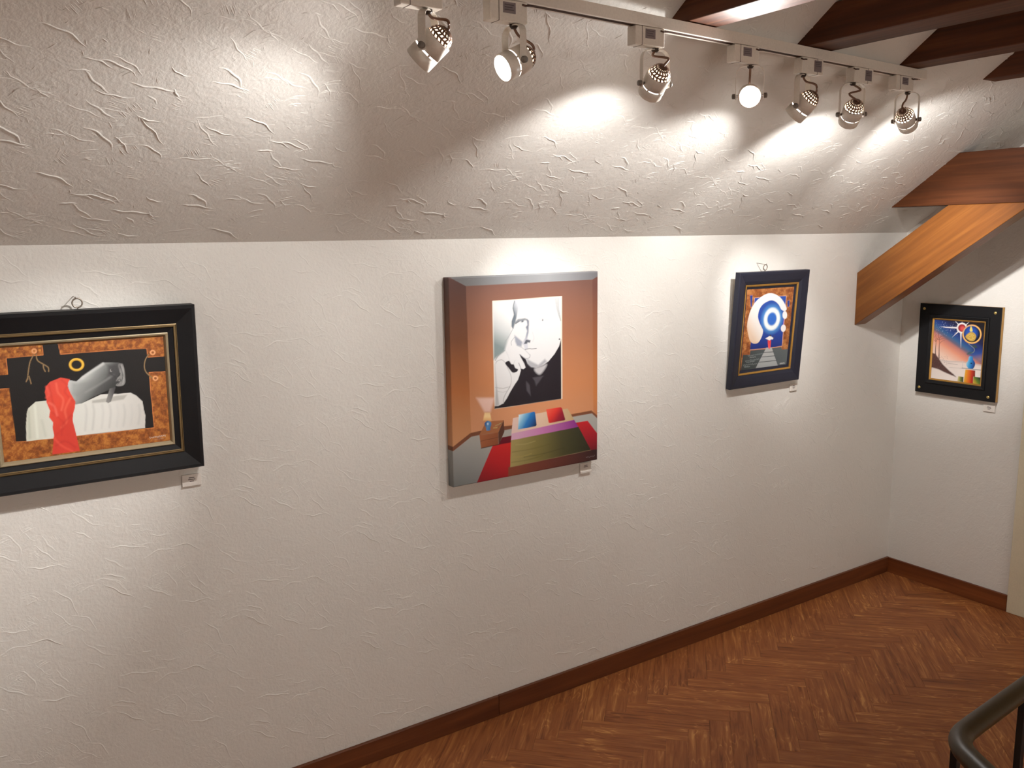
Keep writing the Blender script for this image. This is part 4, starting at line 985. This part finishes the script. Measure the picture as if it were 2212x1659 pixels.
def ring4(name, rects, mat, parent):
    V, Fc = [], []
    for (u0, u1, v0, v1), y in rects: V += [(u0, y, v0), (u1, y, v0), (u1, y, v1), (u0, y, v1)]
    for k in range(len(rects)-1):
        for j in range(4): a, b = 4*k+j, 4*k+(j+1) % 4; Fc.append((a, b, b+4, a+4))
    o = mesh(name, V, Fc, mat, parent)
    bm = bmesh.new(); bm.from_mesh(o.data); bmesh.ops.recalc_face_normals(bm, faces=bm.faces[:]); bm.to_mesh(o.data); bm.free(); return o
gr = lambda r, i: (r[0]+i, r[1]-i, r[2]+i, r[3]-i)
gm = sum(gi)/4; G4 = (gm, w4-gm, gm, p4.h-gm); S4 = gr(R4, gm*.72)
ring4('gilt_side', [(gr(R4, .004), .0285), (R4, .027), (R4, .007)], M['gold'], r4)
ring4('frame', [(R4, .007), (R4, .002), (gr(R4, .002), 0), (gr(S4, -.004), .0005), (S4, .0005), (gr(S4, .002), -.005), (gr(S4, .006), -.006), (gr(G4, -.001), -.002), (G4, .003)], M['black'], r4)
ring4('gilt_edge', [(G4, .003), (G4, -.001), (gr(G4, .003), -.0015), (gr(G4, .008), .004), (gr(G4, .008), .008)], M['gold'], r4)
canvas(p4, r4, gr(G4, .008), 150, 170, .006, paint_winter, 'painted_panel')
bm_obj('backing_board', box_bm(.008, w4-.008, .009, .0265, .008, p4.h-.008), M['canvasedge'], r4)
for px in fE((300, 168), (1278, 232), (1175, 1392), (226, 1250)):
    u, v = p4.uv(px)
    k = lathe_bm([(0, .003), (.004, .0028), (.0068, .0015), (.0074, -.001)], 20)
    bmesh.ops.transform(k, matrix=Matrix.Translation((u, 0, v)) @ Matrix.Rotation(math.pi/2, 4, 'X'), verts=k.verts)
    bm_obj('brass_stud', k, M['brass'], r4, True)

# ------------------------------------------------------------------ title cards
def title_card(px, axis, w, h, label, holder=False, lines=3):
    P = flat_px(px[0], px[1], 0, axis)
    r = empty('title_card', P, (0, 0, 0) if axis == 1 else (0, 0, -math.pi/2)); tag(r, label, 'title card', 'title cards below the paintings')
    bm_obj('card', box_bm(-w/2, w/2, -.007, -.0015, -h/2, h/2, .0006), M['card'], r)
    bm_obj('adhesive_pad', box_bm(-w*.3, w*.3, -.0016, .0004, -h*.3, h*.3), M['cardclear'], r)
    if holder: bm_obj('holder_strip', box_bm(-w/2-.001, w/2+.001, -.0105, -.0069, -h/2-.001, -h/2+.0065, .0008), M['card'], r)
    for i in range(lines):
        ww = w*(.30, .38, .22)[i % 3]; z = h*.22-i*.0055
        bm_obj('printed_line', box_bm(-ww/2, ww/2, -.0074, -.00695, z-.0011, z+.0011), M['ink'], r)
title_card((413, 1036), 1, .056, .036, 'small white title card below the hand painting, half in shadow')
title_card((1263, 1009), 1, .056, .040, 'small white title card below the bedroom painting, with white strip', True, 2)
title_card((1712, 836), 1, .050, .034, 'small white title card below the tilted blue ring painting')
title_card((2138, 882), 0, .056, .034, 'small white title card below the winter painting on the end wall')

# ------------------------------------------------------------------ stair railing
rr_ = empty('stair_railing', (-2.821, -1.917, 0)); tag(rr_, 'dark olive handrail on black iron balusters in the lower right corner', 'railing')
l1 = np.array([.998, .065]); l2 = np.array([-.461, -.887])
def leg(d, s): return (d[0]*s, d[1]*s)
pts = [(*leg(l1, s), .945) for s in (1.6, 1.2, .8, .45, .2, .09)]
for t in np.linspace(0, 1, 9)[1:-1]:
    a, b = np.array(leg(l1, .06)), np.array(leg(l2, .06)); q = (1-t)**2*a+2*t*(1-t)*np.array([0, 0])+t*t*b; pts.append((q[0], q[1], .945))
pts += [(*leg(l2, s), .945) for s in (.09, .2, .45, .8, 1.2)]
bm_obj('handrail', tube_bm(pts, .020, 20, .017), M['rail'], rr_, True)
for d, ss in ((l1, (.02, .30, .58, .86, 1.14, 1.42)), (l2, (.28, .56, .84, 1.12))):
    for s in ss:
        x, y = leg(d, s); bm_obj('baluster', box_bm(x-.007, x+.007, y-.007, y+.007, .0, .932, .0015), M['iron'], rr_)
